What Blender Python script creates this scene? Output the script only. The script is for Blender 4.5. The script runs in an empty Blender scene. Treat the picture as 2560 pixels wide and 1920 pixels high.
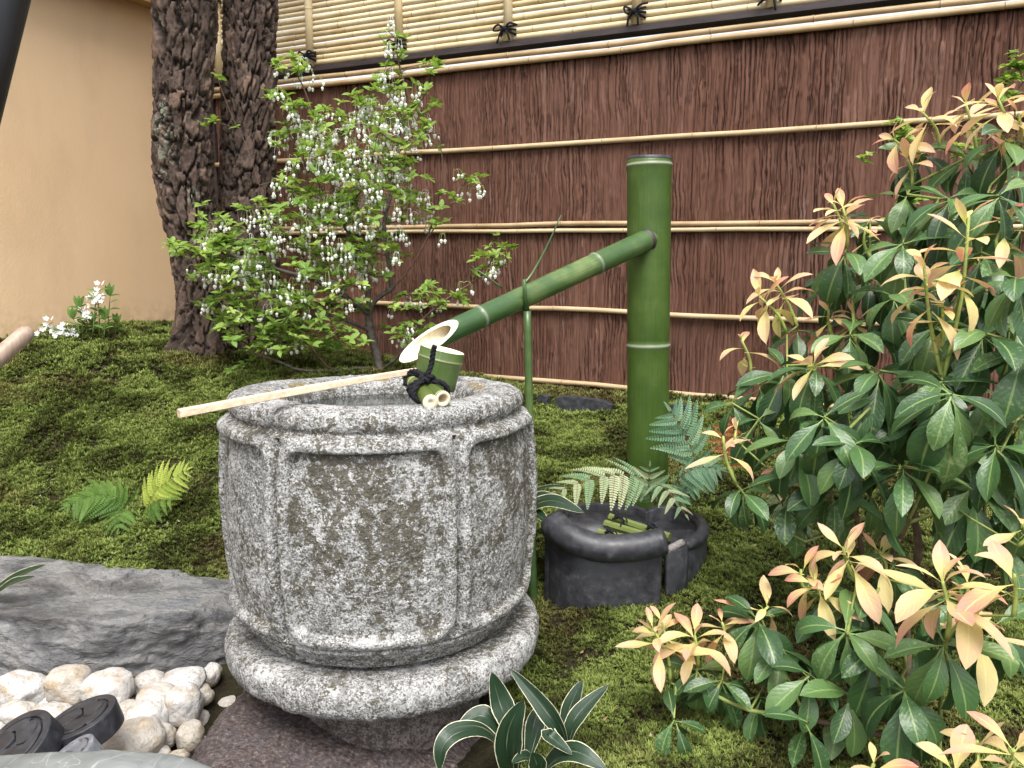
import bpy, math, random
import numpy as np
from mathutils import Vector, Matrix

random.seed(7)
RNG = np.random.default_rng(11)
scn = bpy.context.scene
COL = scn.collection

# ---------------------------------------------------------------- camera, sky, sun, exposure
K = 2560 / 2212.0
FPX = 2013.6
PITCH = math.radians(8.8)
EYE = 1.0
cam_d = bpy.data.cameras.new('camera')
cam = bpy.data.objects.new('camera', cam_d)
COL.objects.link(cam)
cam.location = (0, 0, EYE)
cam.rotation_euler = (math.radians(90) - PITCH, 0, 0)
cam_d.sensor_width = 36
cam_d.lens = 36 * FPX / 2560
cam_d.clip_start = 0.05
cam_d.clip_end = 500
scn.camera = cam

SUN_EL, SUN_AZ = 60, 176          # azimuth clockwise from +Y: behind the viewer
w = bpy.data.worlds.new('World')
scn.world = w
w.use_nodes = True
nt = w.node_tree
nt.nodes.clear()
sky = nt.nodes.new('ShaderNodeTexSky')
sky.sky_type = 'NISHITA'
sky.sun_disc = False
sky.sun_elevation = math.radians(SUN_EL)
sky.sun_rotation = math.radians(SUN_AZ)
sky.air_density = 1.0
sky.dust_density = 4.0
hs = nt.nodes.new('ShaderNodeHueSaturation')
hs.inputs['Saturation'].default_value = 0.25
bg = nt.nodes.new('ShaderNodeBackground')
bg.inputs['Strength'].default_value = 0.15
wo = nt.nodes.new('ShaderNodeOutputWorld')
nt.links.new(sky.outputs[0], hs.inputs['Color'])
nt.links.new(hs.outputs[0], bg.inputs['Color'])
nt.links.new(bg.outputs[0], wo.inputs['Surface'])

sd = bpy.data.lights.new('sun', 'SUN')
so = bpy.data.objects.new('sun', sd)
COL.objects.link(so)
sd.energy = 1.5
sd.angle = math.radians(28)
sd.color = (1.0, 0.96, 0.9)
_a, _e = math.radians(SUN_AZ), math.radians(SUN_EL)
SUNV = Vector((math.sin(_a) * math.cos(_e), math.cos(_a) * math.cos(_e), math.sin(_e)))
so.rotation_euler = SUNV.to_track_quat('Z', 'Y').to_euler()
so.location = (-3, -3, 6)

scn.view_settings.view_transform = 'Standard'
scn.view_settings.look = 'None'
scn.view_settings.gamma = 1
scn.view_settings.use_curve_mapping = False
scn.view_settings.exposure = 1.2
scn.render.engine = 'CYCLES'
scn.cycles.use_denoising = True
scn.cycles.max_bounces = 8
scn.cycles.transparent_max_bounces = 8

# ---------------------------------------------------------------- maths helpers
CP, SP = math.cos(PITCH), math.sin(PITCH)


def P(u, v, Y):
    """world point at forward distance Y on the sight line of photo point (u, v), 2212 px wide frame"""
    a = (u * K - 1280) / FPX
    b = -(v * K - 960) / FPX
    dy = CP + b * SP
    dz = -SP + b * CP
    return np.array([a * Y / dy, Y, EYE + dz * Y / dy])


def _hash(ix, iy, iz, seed):
    h = (ix.astype(np.uint32) * np.uint32(374761393) + iy.astype(np.uint32) * np.uint32(668265263)
         + iz.astype(np.uint32) * np.uint32(2246822519) + np.uint32(seed * 3266489 + 1013))
    h = (h ^ (h >> np.uint32(13))) * np.uint32(1274126177)
    h = (h ^ (h >> np.uint32(16))) * np.uint32(2246822519)
    h = h ^ (h >> np.uint32(15))
    return h.astype(np.float64) / 4294967295.0


def vnoise(x, y, z=0.0, seed=0):
    """value noise in 0..1"""
    x, y, z = np.broadcast_arrays(np.asarray(x, float), np.asarray(y, float), np.asarray(z, float))
    fx, fy, fz = np.floor(x), np.floor(y), np.floor(z)
    ix, iy, iz = fx.astype(np.int64), fy.astype(np.int64), fz.astype(np.int64)
    tx, ty, tz = x - fx, y - fy, z - fz
    tx = tx * tx * tx * (tx * (tx * 6 - 15) + 10)
    ty = ty * ty * ty * (ty * (ty * 6 - 15) + 10)
    tz = tz * tz * tz * (tz * (tz * 6 - 15) + 10)
    r = 0
    for a in (0, 1):
        for b in (0, 1):
            for c in (0, 1):
                wgt = (tx if a else 1 - tx) * (ty if b else 1 - ty) * (tz if c else 1 - tz)
                r = r + wgt * _hash(ix + a, iy + b, iz + c, seed)
    return r


def fbm(x, y, z=0.0, seed=0, octv=4, gain=0.5):
    s, a, n = 0, 1, 0
    for i in range(octv):
        f = 2.03 ** i
        s = s + a * vnoise(np.asarray(x) * f + i * 7.3, np.asarray(y) * f + i * 3.1, np.asarray(z) * f + i * 5.7, seed + i)
        n += a
        a *= gain
    return s / n


def sstep(a, b, x):
    t = np.clip((x - a) / (b - a), 0, 1)
    return t * t * (3 - 2 * t)


# ---------------------------------------------------------------- object helpers
OFF = {}


def mesh(name, v, f, uv=None, attr=None, smooth=True, mat=None):
    v = np.asarray(v, np.float32).reshape(-1, 3)
    me = bpy.data.meshes.new(name)
    if isinstance(f, np.ndarray):
        f = [f]
    elif f and not isinstance(f[0], np.ndarray):
        by = {}
        for q in f:
            by.setdefault(len(q), []).append(q)
        f = [np.array(q, np.int32) for q in by.values()]
    f = [np.asarray(q, np.int32) for q in f if len(q)]
    tot = np.concatenate([np.full(len(q), q.shape[1], np.int32) for q in f])
    loops = np.concatenate([q.ravel() for q in f])
    start = np.concatenate([[0], np.cumsum(tot)[:-1]]).astype(np.int32)
    me.vertices.add(len(v))
    me.vertices.foreach_set('co', v.ravel())
    me.loops.add(len(loops))
    me.loops.foreach_set('vertex_index', loops)
    me.polygons.add(len(tot))
    me.polygons.foreach_set('loop_start', start)
    me.polygons.foreach_set('loop_total', tot)
    me.polygons.foreach_set('use_smooth', np.full(len(tot), bool(smooth)))
    me.update(calc_edges=True)
    if uv is not None:
        l = me.uv_layers.new(name='UVMap')
        l.data.foreach_set('uv', np.asarray(uv, np.float32)[loops].ravel())
    for k, a in (attr or {}).items():
        at = me.attributes.new(k, 'FLOAT', 'POINT')
        at.data.foreach_set('value', np.asarray(a, np.float32))
    if mat is not None:
        me.materials.append(mat)
    me.validate()
    return me


def tag(o, label=None, cat=None, group=None, kind=None):
    if label:
        o['label'] = label
    if cat:
        o['category'] = cat
    if group:
        o['group'] = group
    if kind:
        o['kind'] = kind
    return o


def thing(name, loc, label, cat, group=None):
    o = bpy.data.objects.new(name, None)
    o.empty_display_size = 0.05
    COL.objects.link(o)
    o.location = Vector(loc)
    OFF[o] = np.array(loc, float)
    return tag(o, label, cat, group)


def obj(name, v, f, mat, parent=None, uv=None, attr=None, smooth=True, mat2=None, mi=None):
    """mesh object from world coordinates"""
    v = np.asarray(v, float).reshape(-1, 3)
    if parent is not None:
        v = v - OFF[parent]
    me = mesh(name, v, f, uv, attr, smooth, mat)
    o = bpy.data.objects.new(name, me)
    COL.objects.link(o)
    if parent is not None:
        o.parent = parent
        OFF[o] = OFF[parent]
    else:
        OFF[o] = np.zeros(3)
    return o


def single(name, v, f, mat, label, cat, group=None, **kw):
    """a top-level thing that is one mesh, its origin at its base"""
    v = np.asarray(v, float).reshape(-1, 3)
    base = np.array([v[:, 0].mean(), v[:, 1].mean(), v[:, 2].min()])
    me = mesh(name, v - base, f, kw.get('uv'), kw.get('attr'), kw.get('smooth', True), mat)
    o = bpy.data.objects.new(name, me)
    o.location = Vector(base)
    COL.objects.link(o)
    OFF[o] = base
    return tag(o, label, cat, group)


def inst(name, me, M, parent):
    o = bpy.data.objects.new(name, me)
    COL.objects.link(o)
    M = M.copy()
    M.translation = M.translation - Vector(OFF[parent])
    o.parent = parent
    o.matrix_basis = M
    OFF[o] = OFF[parent]
    return o


class MB:
    def __init__(s):
        s.v, s.f, s.n, s.uv, s.at = [], [], 0, [], []

    def add(s, v, f, uv=None, at=None):
        v = np.asarray(v, float).reshape(-1, 3)
        if isinstance(f, np.ndarray):
            f = [f]
        elif f and not isinstance(f[0], np.ndarray):
            by = {}
            for q in f:
                by.setdefault(len(q), []).append(q)
            f = [np.array(q) for q in by.values()]
        for q in f:
            s.f.append(np.asarray(q) + s.n)
        s.v.append(v)
        s.uv.append(np.zeros((len(v), 2)) if uv is None else np.asarray(uv, float))
        s.at.append(np.zeros(len(v)) if at is None else np.broadcast_to(np.asarray(at, float), (len(v),)))
        s.n += len(v)

    def parts(s):
        by = {}
        for q in s.f:
            by.setdefault(q.shape[1], []).append(q)
        return np.concatenate(s.v), [np.concatenate(q) for q in by.values()], np.concatenate(s.uv), np.concatenate(s.at)

    def build(s, name, mat, parent, smooth=True):
        v, f, uv, at = s.parts()
        return obj(name, v, f, mat, parent, uv=uv, attr={'val': at}, smooth=smooth)


def grid_faces(nu, nv, wrap=False):
    """faces of a grid indexed [i*nu + j], i over nv rows, j over nu columns"""
    j = np.arange(nu if wrap else nu - 1)
    i = np.arange(nv - 1)
    I, J = np.meshgrid(i, j, indexing='ij')
    J2 = (J + 1) % nu
    return np.stack([I * nu + J, I * nu + J2, (I + 1) * nu + J2, (I + 1) * nu + J], -1).reshape(-1, 4)


def frames(pts):
    pts = np.asarray(pts, float)
    t = np.gradient(pts, axis=0)
    t /= np.linalg.norm(t, axis=1)[:, None] + 1e-12
    up = np.array([0, 0, 1.0]) if abs(t[0, 2]) < 0.9 else np.array([1.0, 0, 0])
    a = np.cross(t[0], up)
    a /= np.linalg.norm(a)
    A, B = [], []
    for k in range(len(pts)):
        a = a - t[k] * a.dot(t[k])
        a /= np.linalg.norm(a)
        A.append(a)
        B.append(np.cross(t[k], a))
    return t, np.array(A), np.array(B)


def tube(pts, rad, n=8, cap=True):
    pts = np.asarray(pts, float)
    rad = np.broadcast_to(np.asarray(rad, float), (len(pts),))
    t, A, B = frames(pts)
    th = np.linspace(0, 2 * np.pi, n, endpoint=False)
    v = pts[:, None] + rad[:, None, None] * (np.cos(th)[None, :, None] * A[:, None] + np.sin(th)[None, :, None] * B[:, None])
    v = v.reshape(-1, 3)
    f = [grid_faces(n, len(pts), True)]
    if cap:
        f.append(np.array([list(range(n))[::-1]]))
        f.append(np.array([list(range((len(pts) - 1) * n, len(pts) * n))]))
    return v, f


def smooth_path(pts, n):
    """Catmull-Rom through the points"""
    pts = np.asarray(pts, float)
    q = np.vstack([2 * pts[0] - pts[1], pts, 2 * pts[-1] - pts[-2]])
    s = np.linspace(0, len(pts) - 1 - 1e-9, n)
    i = np.floor(s).astype(int)
    t = (s - i)[:, None]
    p0, p1, p2, p3 = q[i], q[i + 1], q[i + 2], q[i + 3]
    return 0.5 * (2 * p1 + (p2 - p0) * t + (2 * p0 - 5 * p1 + 4 * p2 - p3) * t * t + (3 * p1 - p0 - 3 * p2 + p3) * t ** 3)


def lathe(center, prof, n=48, axis=None):
    """prof: list of (r, z); center = origin of z axis"""
    prof = np.asarray(prof, float)
    th = np.linspace(0, 2 * np.pi, n, endpoint=False)
    v = np.stack([prof[:, 0][:, None] * np.cos(th), prof[:, 0][:, None] * np.sin(th), np.repeat(prof[:, 1][:, None], n, 1)], -1).reshape(-1, 3)
    if axis is not None:
        R = np.array(Vector((0, 0, 1)).rotation_difference(Vector(axis).normalized()).to_matrix())
        v = v @ R.T
    return v + np.asarray(center, float), [grid_faces(n, len(prof), True)]


def box(c, s, R=None):
    v = np.array([[x, y, z] for x in (-1, 1) for y in (-1, 1) for z in (-1, 1)], float) * np.asarray(s) / 2
    if R is not None:
        v = v @ np.asarray(R).T
    f = np.array([[0, 1, 3, 2], [4, 6, 7, 5], [0, 4, 5, 1], [2, 3, 7, 6], [0, 2, 6, 4], [1, 5, 7, 3]])
    return v + np.asarray(c), f


def frame_mat(pos, y, z, scale):
    """matrix with local +Y along y, +Z near z"""
    y = Vector(y).normalized()
    z = Vector(z)
    z = z - y * z.dot(y)
    if z.length < 1e-5:
        z = y.orthogonal()
    z.normalize()
    x = y.cross(z)
    if not isinstance(scale, (tuple, list)):
        scale = (scale,) * 3
    M = Matrix((x * scale[0], y * scale[1], z * scale[2])).transposed().to_4x4()
    M.translation = Vector(pos)
    return M


# ---------------------------------------------------------------- material helpers
class NT:
    def __init__(s, name):
        s.m = bpy.data.materials.new(name)
        s.m.use_nodes = True
        s.t = s.m.node_tree
        s.t.nodes.clear()
        s.out = s.t.nodes.new('ShaderNodeOutputMaterial')

    def n(s, typ, ins=None, **kw):
        nd = s.t.nodes.new('ShaderNode' + typ)
        for k, v in kw.items():
            setattr(nd, k, v)
        for k, v in (ins or {}).items():
            s.set(nd.inputs[k], v)
        return nd

    def set(s, sock, v):
        if isinstance(v, bpy.types.NodeSocket):
            s.t.links.new(v, sock)
        elif isinstance(v, (tuple, list)) and len(v) == 3 and sock.type == 'RGBA':
            sock.default_value = (*v, 1)
        else:
            sock.default_value = v

    def co(s, kind='Object', scale=(1, 1, 1)):
        c = s.n('TexCoord').outputs[kind]
        if scale != (1, 1, 1):
            c = s.n('Mapping', {0: c, 3: scale}).outputs[0]
        return c

    def pos(s, scale=(1, 1, 1)):
        c = s.n('NewGeometry').outputs['Position']
        return s.n('Mapping', {0: c, 3: scale}).outputs[0] if scale != (1, 1, 1) else c

    def noise(s, vec, scale, detail=3, rough=0.55, dist=0.0):
        return s.n('TexNoise', {'Vector': vec, 'Scale': scale, 'Detail': detail, 'Roughness': rough, 'Distortion': dist}).outputs[0]

    def voro(s, vec, scale, feat='F1', out='Distance'):
        return s.n('TexVoronoi', {'Vector': vec, 'Scale': scale}, feature=feat).outputs[out]

    def ramp(s, fac, stops, interp='LINEAR'):
        nd = s.n('ValToRGB', {0: fac})
        cr = nd.color_ramp
        cr.interpolation = interp
        while len(cr.elements) < len(stops):
            cr.elements.new(0.5)
        for e, (p, c) in zip(cr.elements, stops):
            e.position = p
            e.color = (*c, 1) if len(c) == 3 else c
        return nd.outputs[0]

    def rng(s, x, a, b, c=0.0, d=1.0, smooth=False):
        nd = s.n('MapRange', {0: x, 1: a, 2: b, 3: c, 4: d})
        if smooth:
            nd.interpolation_type = 'SMOOTHSTEP'
        return nd.outputs[0]

    def mix(s, fac, a, b, blend='MIX'):
        nd = s.t.nodes.new('ShaderNodeMix')
        nd.data_type = 'RGBA'
        nd.blend_type = blend
        s.set(nd.inputs[0], fac)
        s.set(nd.inputs[6], a)
        s.set(nd.inputs[7], b)
        return nd.outputs[2]

    def math(s, op, a, b=0.0, c=0.0):
        return s.n('Math', {0: a, 1: b, 2: c}, operation=op).outputs[0]

    def attr(s, name):
        return s.n('Attribute', attribute_name=name).outputs['Fac']

    def rand(s):
        return s.n('ObjectInfo').outputs['Random']

    def hsv(s, col, h=0.5, sat=1.0, v=1.0):
        return s.n('HueSaturation', {'Hue': h, 'Saturation': sat, 'Value': v, 'Color': col}).outputs[0]

    def bump(s, h, strength=0.5, dist=0.01, normal=None):
        d = {'Height': h, 'Strength': strength, 'Distance': dist}
        if normal is not None:
            d['Normal'] = normal
        return s.n('Bump', d).outputs[0]

    def done(s, col, rough=0.6, normal=None, spec=0.5, transl=0.0, tcol=None, metal=0.0, coat=0.0):
        ins = {'Base Color': col, 'Roughness': rough, 'Specular IOR Level': spec, 'Metallic': metal, 'Coat Weight': coat}
        if normal is not None:
            ins['Normal'] = normal
        b = s.n('BsdfPrincipled', ins).outputs[0]
        if transl > 0:
            ti = {'Color': tcol if tcol is not None else col}
            if normal is not None:
                ti['Normal'] = normal
            t = s.n('BsdfTranslucent', ti).outputs[0]
            b = s.n('MixShader', {0: transl, 1: b, 2: t}).outputs[0]
        s.t.links.new(b, s.out.inputs['Surface'])
        return s.m


def sr(r, g, b):
    """sRGB 0..255 to linear"""
    return tuple((c / 255 / 12.92) if c / 255 <= 0.04045 else ((c / 255 + 0.055) / 1.055) ** 2.4 for c in (r, g, b))
# ---------------------------------------------------------------- materials
def make_mats():
    M = {}
    # moss tufts and soil
    s = NT('moss_tuft')
    v = s.attr('val')
    pn = s.noise(s.pos(), 3.2, 4, 0.6)
    pn2 = s.noise(s.pos(), 14, 3, 0.6)
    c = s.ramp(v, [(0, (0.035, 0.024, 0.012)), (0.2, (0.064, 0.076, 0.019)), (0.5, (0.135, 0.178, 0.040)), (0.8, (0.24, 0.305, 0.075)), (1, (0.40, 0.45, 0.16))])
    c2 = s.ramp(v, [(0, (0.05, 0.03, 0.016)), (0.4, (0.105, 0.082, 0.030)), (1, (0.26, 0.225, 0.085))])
    c = s.mix(s.rng(pn, 0.48, 0.64, 0, 0.8, True), c, c2)
    c = s.mix(s.rng(pn2, 0.58, 0.76, 0, 0.7, True), c, (0.06, 0.038, 0.022))
    M['moss'] = s.done(c, 0.75, spec=0.15, transl=0.25)
    s = NT('moss_soil')
    pn = s.noise(s.pos(), 18, 5, 0.65)
    c = s.ramp(pn, [(0.3, (0.014, 0.010, 0.007)), (0.5, (0.026, 0.022, 0.012)), (0.7, (0.042, 0.038, 0.020))])
    M['soil'] = s.done(c, 0.95, s.bump(s.noise(s.pos(), 120, 4), 0.8, 0.01), spec=0.1)

    # granite of the basin: 'stain' carries lichen and algae stains, also darker grooves and undersides
    def granite(name, white, grey, stain, warm):
        s = NT(name)
        p = s.pos()
        g = s.noise(p, 330, 3, 0.7)
        g2 = s.noise(p, 120, 4, 0.65)
        big = s.noise(p, 16, 5, 0.62)
        mid = s.noise(p, 52, 4, 0.68)
        c = s.ramp(g, [(0.33, (0.05, 0.048, 0.045)), (0.43, grey), (0.55, white), (0.7, tuple(min(0.86, x * 1.2) for x in white))])
        c = s.mix(s.rng(g2, 0.54, 0.68, 0, 0.6), c, (0.10, 0.095, 0.085))
        c = s.mix(s.rng(mid, 0.5, 0.62, 0, 0.6), c, tuple(x * 0.42 for x in grey))
        c = s.mix(s.math('MULTIPLY', s.rng(big, 0.5, 0.64, 0, 0.8), s.rng(g2, 0.42, 0.52)), c, tuple(min(0.8, x * 1.25) for x in white))
        st = s.attr('stain')
        brk = s.noise(p, 80, 4, 0.72)
        br2 = s.noise(p, 210, 3, 0.7)
        bsum = s.math('ADD', s.math('MULTIPLY', s.math('SUBTRACT', brk, 0.5), 4.0), s.math('MULTIPLY', s.math('SUBTRACT', br2, 0.5), 3.0))
        fac = s.rng(s.math('ADD', s.math('MULTIPLY', st, 0.54), bsum), 0.34, 0.56)
        c = s.mix(s.math('MULTIPLY', fac, 0.88), c, s.mix(s.rng(br2, 0.4, 0.65), stain, tuple(x * 2.2 for x in stain)))
        wm = s.rng(s.math('ADD', s.attr('rust'), s.math('MULTIPLY', s.math('SUBTRACT', brk, 0.5), 2.0)), 0.5, 0.7)
        c = s.mix(s.math('MULTIPLY', wm, 0.8), c, warm)
        h = s.math('ADD', s.math('MULTIPLY', g2, 1.0), s.math('MULTIPLY', g, 0.5))
        return s.done(c, 0.85, s.bump(h, 1.0, 0.006), spec=0.25)
    M['granite'] = granite('granite', (0.45, 0.45, 0.445), (0.17, 0.166, 0.157), (0.050, 0.044, 0.030), (0.24, 0.16, 0.035))
    M['granite_dark'] = granite('granite_dark', (0.27, 0.23, 0.215), (0.13, 0.112, 0.105), (0.045, 0.037, 0.032), (0.1, 0.08, 0.05))

    s = NT('reddish_rock')
    p = s.pos()
    n1 = s.noise(p, 160, 4, 0.7)
    n2 = s.noise(p, 22, 4, 0.6)
    c = s.ramp(n1, [(0.33, (0.028, 0.022, 0.022)), (0.5, (0.085, 0.066, 0.063)), (0.62, (0.15, 0.122, 0.115)), (0.75, (0.33, 0.29, 0.275))])
    c = s.mix(s.rng(n2, 0.5, 0.65, 0, 0.5), c, (0.075, 0.07, 0.08))
    M['red_rock'] = s.done(c, 0.8, s.bump(n1, 0.8, 0.006), spec=0.3)

    s = NT('slate_rock')
    p = s.pos((1.0, 1.3, 2.2))
    n1 = s.noise(p, 9, 6, 0.62, 0.6)
    n2 = s.noise(p, 60, 5, 0.7, 0.3)
    c = s.ramp(n1, [(0.3, (0.05, 0.052, 0.057)), (0.46, (0.145, 0.147, 0.152)), (0.56, (0.27, 0.265, 0.26)), (0.7, (0.17, 0.18, 0.20))])
    c = s.mix(s.rng(n2, 0.42, 0.7, 0, 0.5), c, (0.22, 0.215, 0.215), 'MIX')
    c = s.mix(s.rng(s.noise(p, 5, 4), 0.55, 0.7, 0, 0.3), c, (0.12, 0.085, 0.06))
    vein = s.rng(s.math('ABSOLUTE', s.math('SUBTRACT', s.noise(p, 6.5, 5, 0.6, 1.2), 0.5)), 0.0, 0.007, 0.6, 0)
    c = s.mix(vein, c, (0.03, 0.03, 0.032))
    h = s.math('ADD', s.math('MULTIPLY', n2, 0.6), n1)
    M['slate'] = s.done(c, 0.5, s.bump(h, 1.0, 0.022), spec=0.45)

    s = NT('pale_slab')
    p = s.pos()
    n1 = s.noise(p, 14, 5, 0.6, 0.8)
    c = s.ramp(n1, [(0.3, (0.15, 0.165, 0.163)), (0.55, (0.25, 0.265, 0.26)), (0.75, (0.35, 0.36, 0.35))])
    v1 = s.rng(s.math('ABSOLUTE', s.math('SUBTRACT', s.noise(s.pos((1, 0.5, 1)), 9, 3, 0.5, 1.5), 0.52)), 0.0, 0.005, 1, 0)
    c = s.mix(s.math('MULTIPLY', v1, 0.55), c, (0.55, 0.53, 0.48))
    M['slab'] = s.done(c, 0.5, s.bump(n1, 0.4, 0.008), spec=0.4)

    s = NT('cobble')
    r = s.rand()
    p = s.co('Object')
    n1 = s.noise(p, 230, 3, 0.7)
    n2 = s.noise(p, 34, 4, 0.6)
    n3 = s.noise(p, 90, 4, 0.7)
    base = s.ramp(r, [(0, (0.52, 0.49, 0.45)), (0.5, (0.57, 0.56, 0.55)), (1, (0.43, 0.38, 0.31))])
    tan = s.mix(s.rng(n2, 0.48, 0.66, 0, 0.75), base, (0.36, 0.25, 0.135))
    c = s.mix(s.rng(n3, 0.45, 0.7, 0, 0.5), tan, s.hsv(tan, 0.5, 1.2, 0.6))
    sw = s.rng(s.math('FRACT', s.math('MULTIPLY', r, 5.3)), 0, 1, -0.06, 0.03)
    c = s.mix(s.rng(s.math('ADD', n1, sw), 0.58, 0.66, 0, 0.6), c, (0.14, 0.12, 0.115))
    M['cobble'] = s.done(c, 0.7, s.bump(s.math('ADD', n3, n2), 0.8, 0.006), spec=0.25)

    # plaster wall
    s = NT('ochre_plaster')
    p = s.pos()
    n1 = s.noise(p, 90, 3, 0.6)
    n2 = s.noise(p, 1.6, 4, 0.6)
    c = s.mix(s.rng(n2, 0.3, 0.7), (0.65, 0.455, 0.275), (0.70, 0.505, 0.32))
    c = s.mix(s.rng(s.noise(p, 240, 2), 0.62, 0.72, 0, 0.5), c, (0.7, 0.52, 0.32))
    c = s.mix(s.rng(s.noise(s.pos((1, 1, .35)), 4.5, 5, 0.65), 0.5, 0.75, 0, 0.35), c, (0.46, 0.32, 0.19))
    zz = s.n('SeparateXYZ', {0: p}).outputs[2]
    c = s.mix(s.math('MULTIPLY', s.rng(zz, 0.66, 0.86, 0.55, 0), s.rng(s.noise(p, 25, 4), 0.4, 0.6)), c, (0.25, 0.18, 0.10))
    M['plaster'] = s.done(c, 0.9, s.bump(n1, 0.5, 0.0018), spec=0.15)

    s = NT('eave_wood')
    M['eave'] = s.done((0.42, 0.25, 0.11), 0.7)
    s = NT('dark_tile')
    n1 = s.noise(s.pos(), 60, 4, 0.6)
    c = s.ramp(n1, [(0.3, (0.016, 0.017, 0.020)), (0.55, (0.036, 0.037, 0.044)), (0.75, (0.070, 0.072, 0.082))])
    M['tile'] = s.done(c, s.rng(n1, 0.3, 0.7, 0.35, 0.6), s.bump(n1, 0.15, 0.004), spec=0.45)
    s = NT('worn_grey_tile')
    n1 = s.noise(s.pos(), 70, 4, 0.6)
    c = s.ramp(n1, [(0.3, (0.13, 0.135, 0.15)), (0.6, (0.23, 0.235, 0.26)), (0.8, (0.36, 0.36, 0.4))])
    M['tile_grey'] = s.done(c, 0.4, s.bump(n1, 0.2, 0.004), spec=0.5)
    s = NT('chipped_clay')
    n1 = s.noise(s.pos(), 200, 3)
    M['clay'] = s.done(s.ramp(n1, [(0.3, (0.14, 0.13, 0.125)), (0.7, (0.3, 0.28, 0.27))]), 0.8, s.bump(n1, 0.5, 0.003))

    # cedar bark of the fence: 'cell' random per strip, 'furrow' 0..1
    s = NT('cedar_bark')
    cell = s.attr('cell')
    p = s.pos((1, 1, 0.09))
    n1 = s.noise(p, 190, 4, 0.65)
    n2 = s.noise(s.pos((1, 1, 0.35)), 5, 4, 0.6)
    c = s.ramp(cell, [(0, (0.074, 0.033, 0.021)), (0.4, (0.114, 0.053, 0.035)), (0.75, (0.148, 0.074, 0.052)), (1, (0.215, 0.122, 0.090))])
    c = s.mix(s.rng(n1, 0.42, 0.70, 0, 0.35), c, (0.075, 0.034, 0.025))
    c = s.mix(s.rng(n2, 0.52, 0.72, 0, 0.35), c, (0.13, 0.075, 0.058))
    c = s.mix(s.rng(s.noise(s.pos((1, 1, 0.12)), 26, 4, 0.7), 0.64, 0.74, 0, 0.45), c, (0.24, 0.19, 0.175))
    c = s.mix(s.math('MULTIPLY', s.attr('furrow'), 0.72), c, (0.016, 0.008, 0.006))  # shade of the furrows painted into the bark colour, nearly black
    M['bark_sheet'] = s.done(c, 0.85, s.bump(n1, 0.6, 0.004), spec=0.2)

    # pine bark
    s = NT('pine_bark')
    cell = s.attr('cell')
    p = s.pos()
    n1 = s.noise(p, 110, 5, 0.7)
    n2 = s.noise(s.pos((1, 1, 0.6)), 38, 4, 0.65)
    c = s.ramp(cell, [(0, (0.036, 0.023, 0.017)), (0.4, (0.068, 0.044, 0.033)), (0.7, (0.100, 0.067, 0.052)), (1, (0.19, 0.122, 0.086))])
    c = s.mix(s.rng(n1, 0.4, 0.7, 0, 0.5), c, (0.115, 0.095, 0.085))
    c = s.mix(s.rng(n2, 0.55, 0.72, 0, 0.5), c, (0.022, 0.017, 0.015))
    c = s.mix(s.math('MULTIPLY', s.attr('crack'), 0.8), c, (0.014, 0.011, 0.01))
    lf = s.rng(s.math('ADD', s.attr('lichen'), s.math('MULTIPLY', s.math('SUBTRACT', n1, 0.5), 2.4)), 0.45, 0.7)
    c = s.mix(s.math('MULTIPLY', lf, 0.75), c, (0.20, 0.24, 0.18))
    M['pine_bark'] = s.done(c, 0.85, s.bump(s.math('ADD', n1, n2), 0.8, 0.006), spec=0.2)

    # bamboos; UV v runs along the culm in metres, 'val' = 1 on node rings
    def bamboo(name, stops, node, rough, spec, coat=0.0, streak=0.5):
        s = NT(name)
        p = s.co('Object')
        r = s.rand()
        uvv = s.n('TexCoord').outputs['UV']
        st = s.noise(s.n('Mapping', {0: uvv, 3: (40, 2.5, 1)}).outputs[0], 3, 4, 0.6)
        bl = s.noise(p, 9, 3, 0.6)
        f = s.math('ADD', s.math('MULTIPLY', st, streak), s.math('ADD', s.math('MULTIPLY', bl, 1 - streak), s.math('MULTIPLY', s.math('SUBTRACT', r, 0.5), 0.25)))
        c = s.ramp(f, stops)
        spk = s.rng(s.voro(s.n('Mapping', {0: uvv, 3: (20, 60, 1)}).outputs[0], 1.4), 0.03, 0.07, 0.5, 0)
        c = s.mix(spk, c, tuple(min(0.8, x * 2.2 + 0.03) for x in stops[-1][1]))
        blm = s.noise(s.n('Mapping', {0: uvv, 3: (7, 9, 1)}).outputs[0], 2.0, 5, 0.7)
        c = s.mix(s.rng(blm, 0.52, 0.75, 0, 0.22), c, tuple(min(0.7, x * 1.6 + 0.05) for x in stops[1][1]))
        scr = s.rng(s.noise(s.n('Mapping', {0: uvv, 3: (120, 5, 1)}).outputs[0], 1.0, 2), 0.70, 0.74, 0, 0.35)
        c = s.mix(scr, c, tuple(min(0.7, x * 2.2 + 0.04) for x in stops[1][1]))
        c = s.mix(s.attr('val'), c, node)
        return s.done(c, rough, s.bump(st, 0.12, 0.002), spec=spec, coat=coat)
    M['bamboo_pale'] = bamboo('dried_bamboo', [(0.3, (0.40, 0.30, 0.155)), (0.5, (0.60, 0.48, 0.28)), (0.7, (0.70, 0.60, 0.40))], (0.30, 0.20, 0.09), 0.45, 0.4)
    M['bamboo_rail'] = bamboo('weathered_bamboo', [(0.3, (0.30, 0.20, 0.10)), (0.5, (0.46, 0.34, 0.20)), (0.7, (0.56, 0.45, 0.29))], (0.17, 0.10, 0.05), 0.5, 0.35)
    M['bamboo_green'] = bamboo('green_bamboo', [(0.3, (0.030, 0.060, 0.010)), (0.5, (0.044, 0.084, 0.014)), (0.72, (0.075, 0.122, 0.026))], (0.30, 0.32, 0.24), 0.42, 0.3, 0.05, 0.35)
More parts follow.
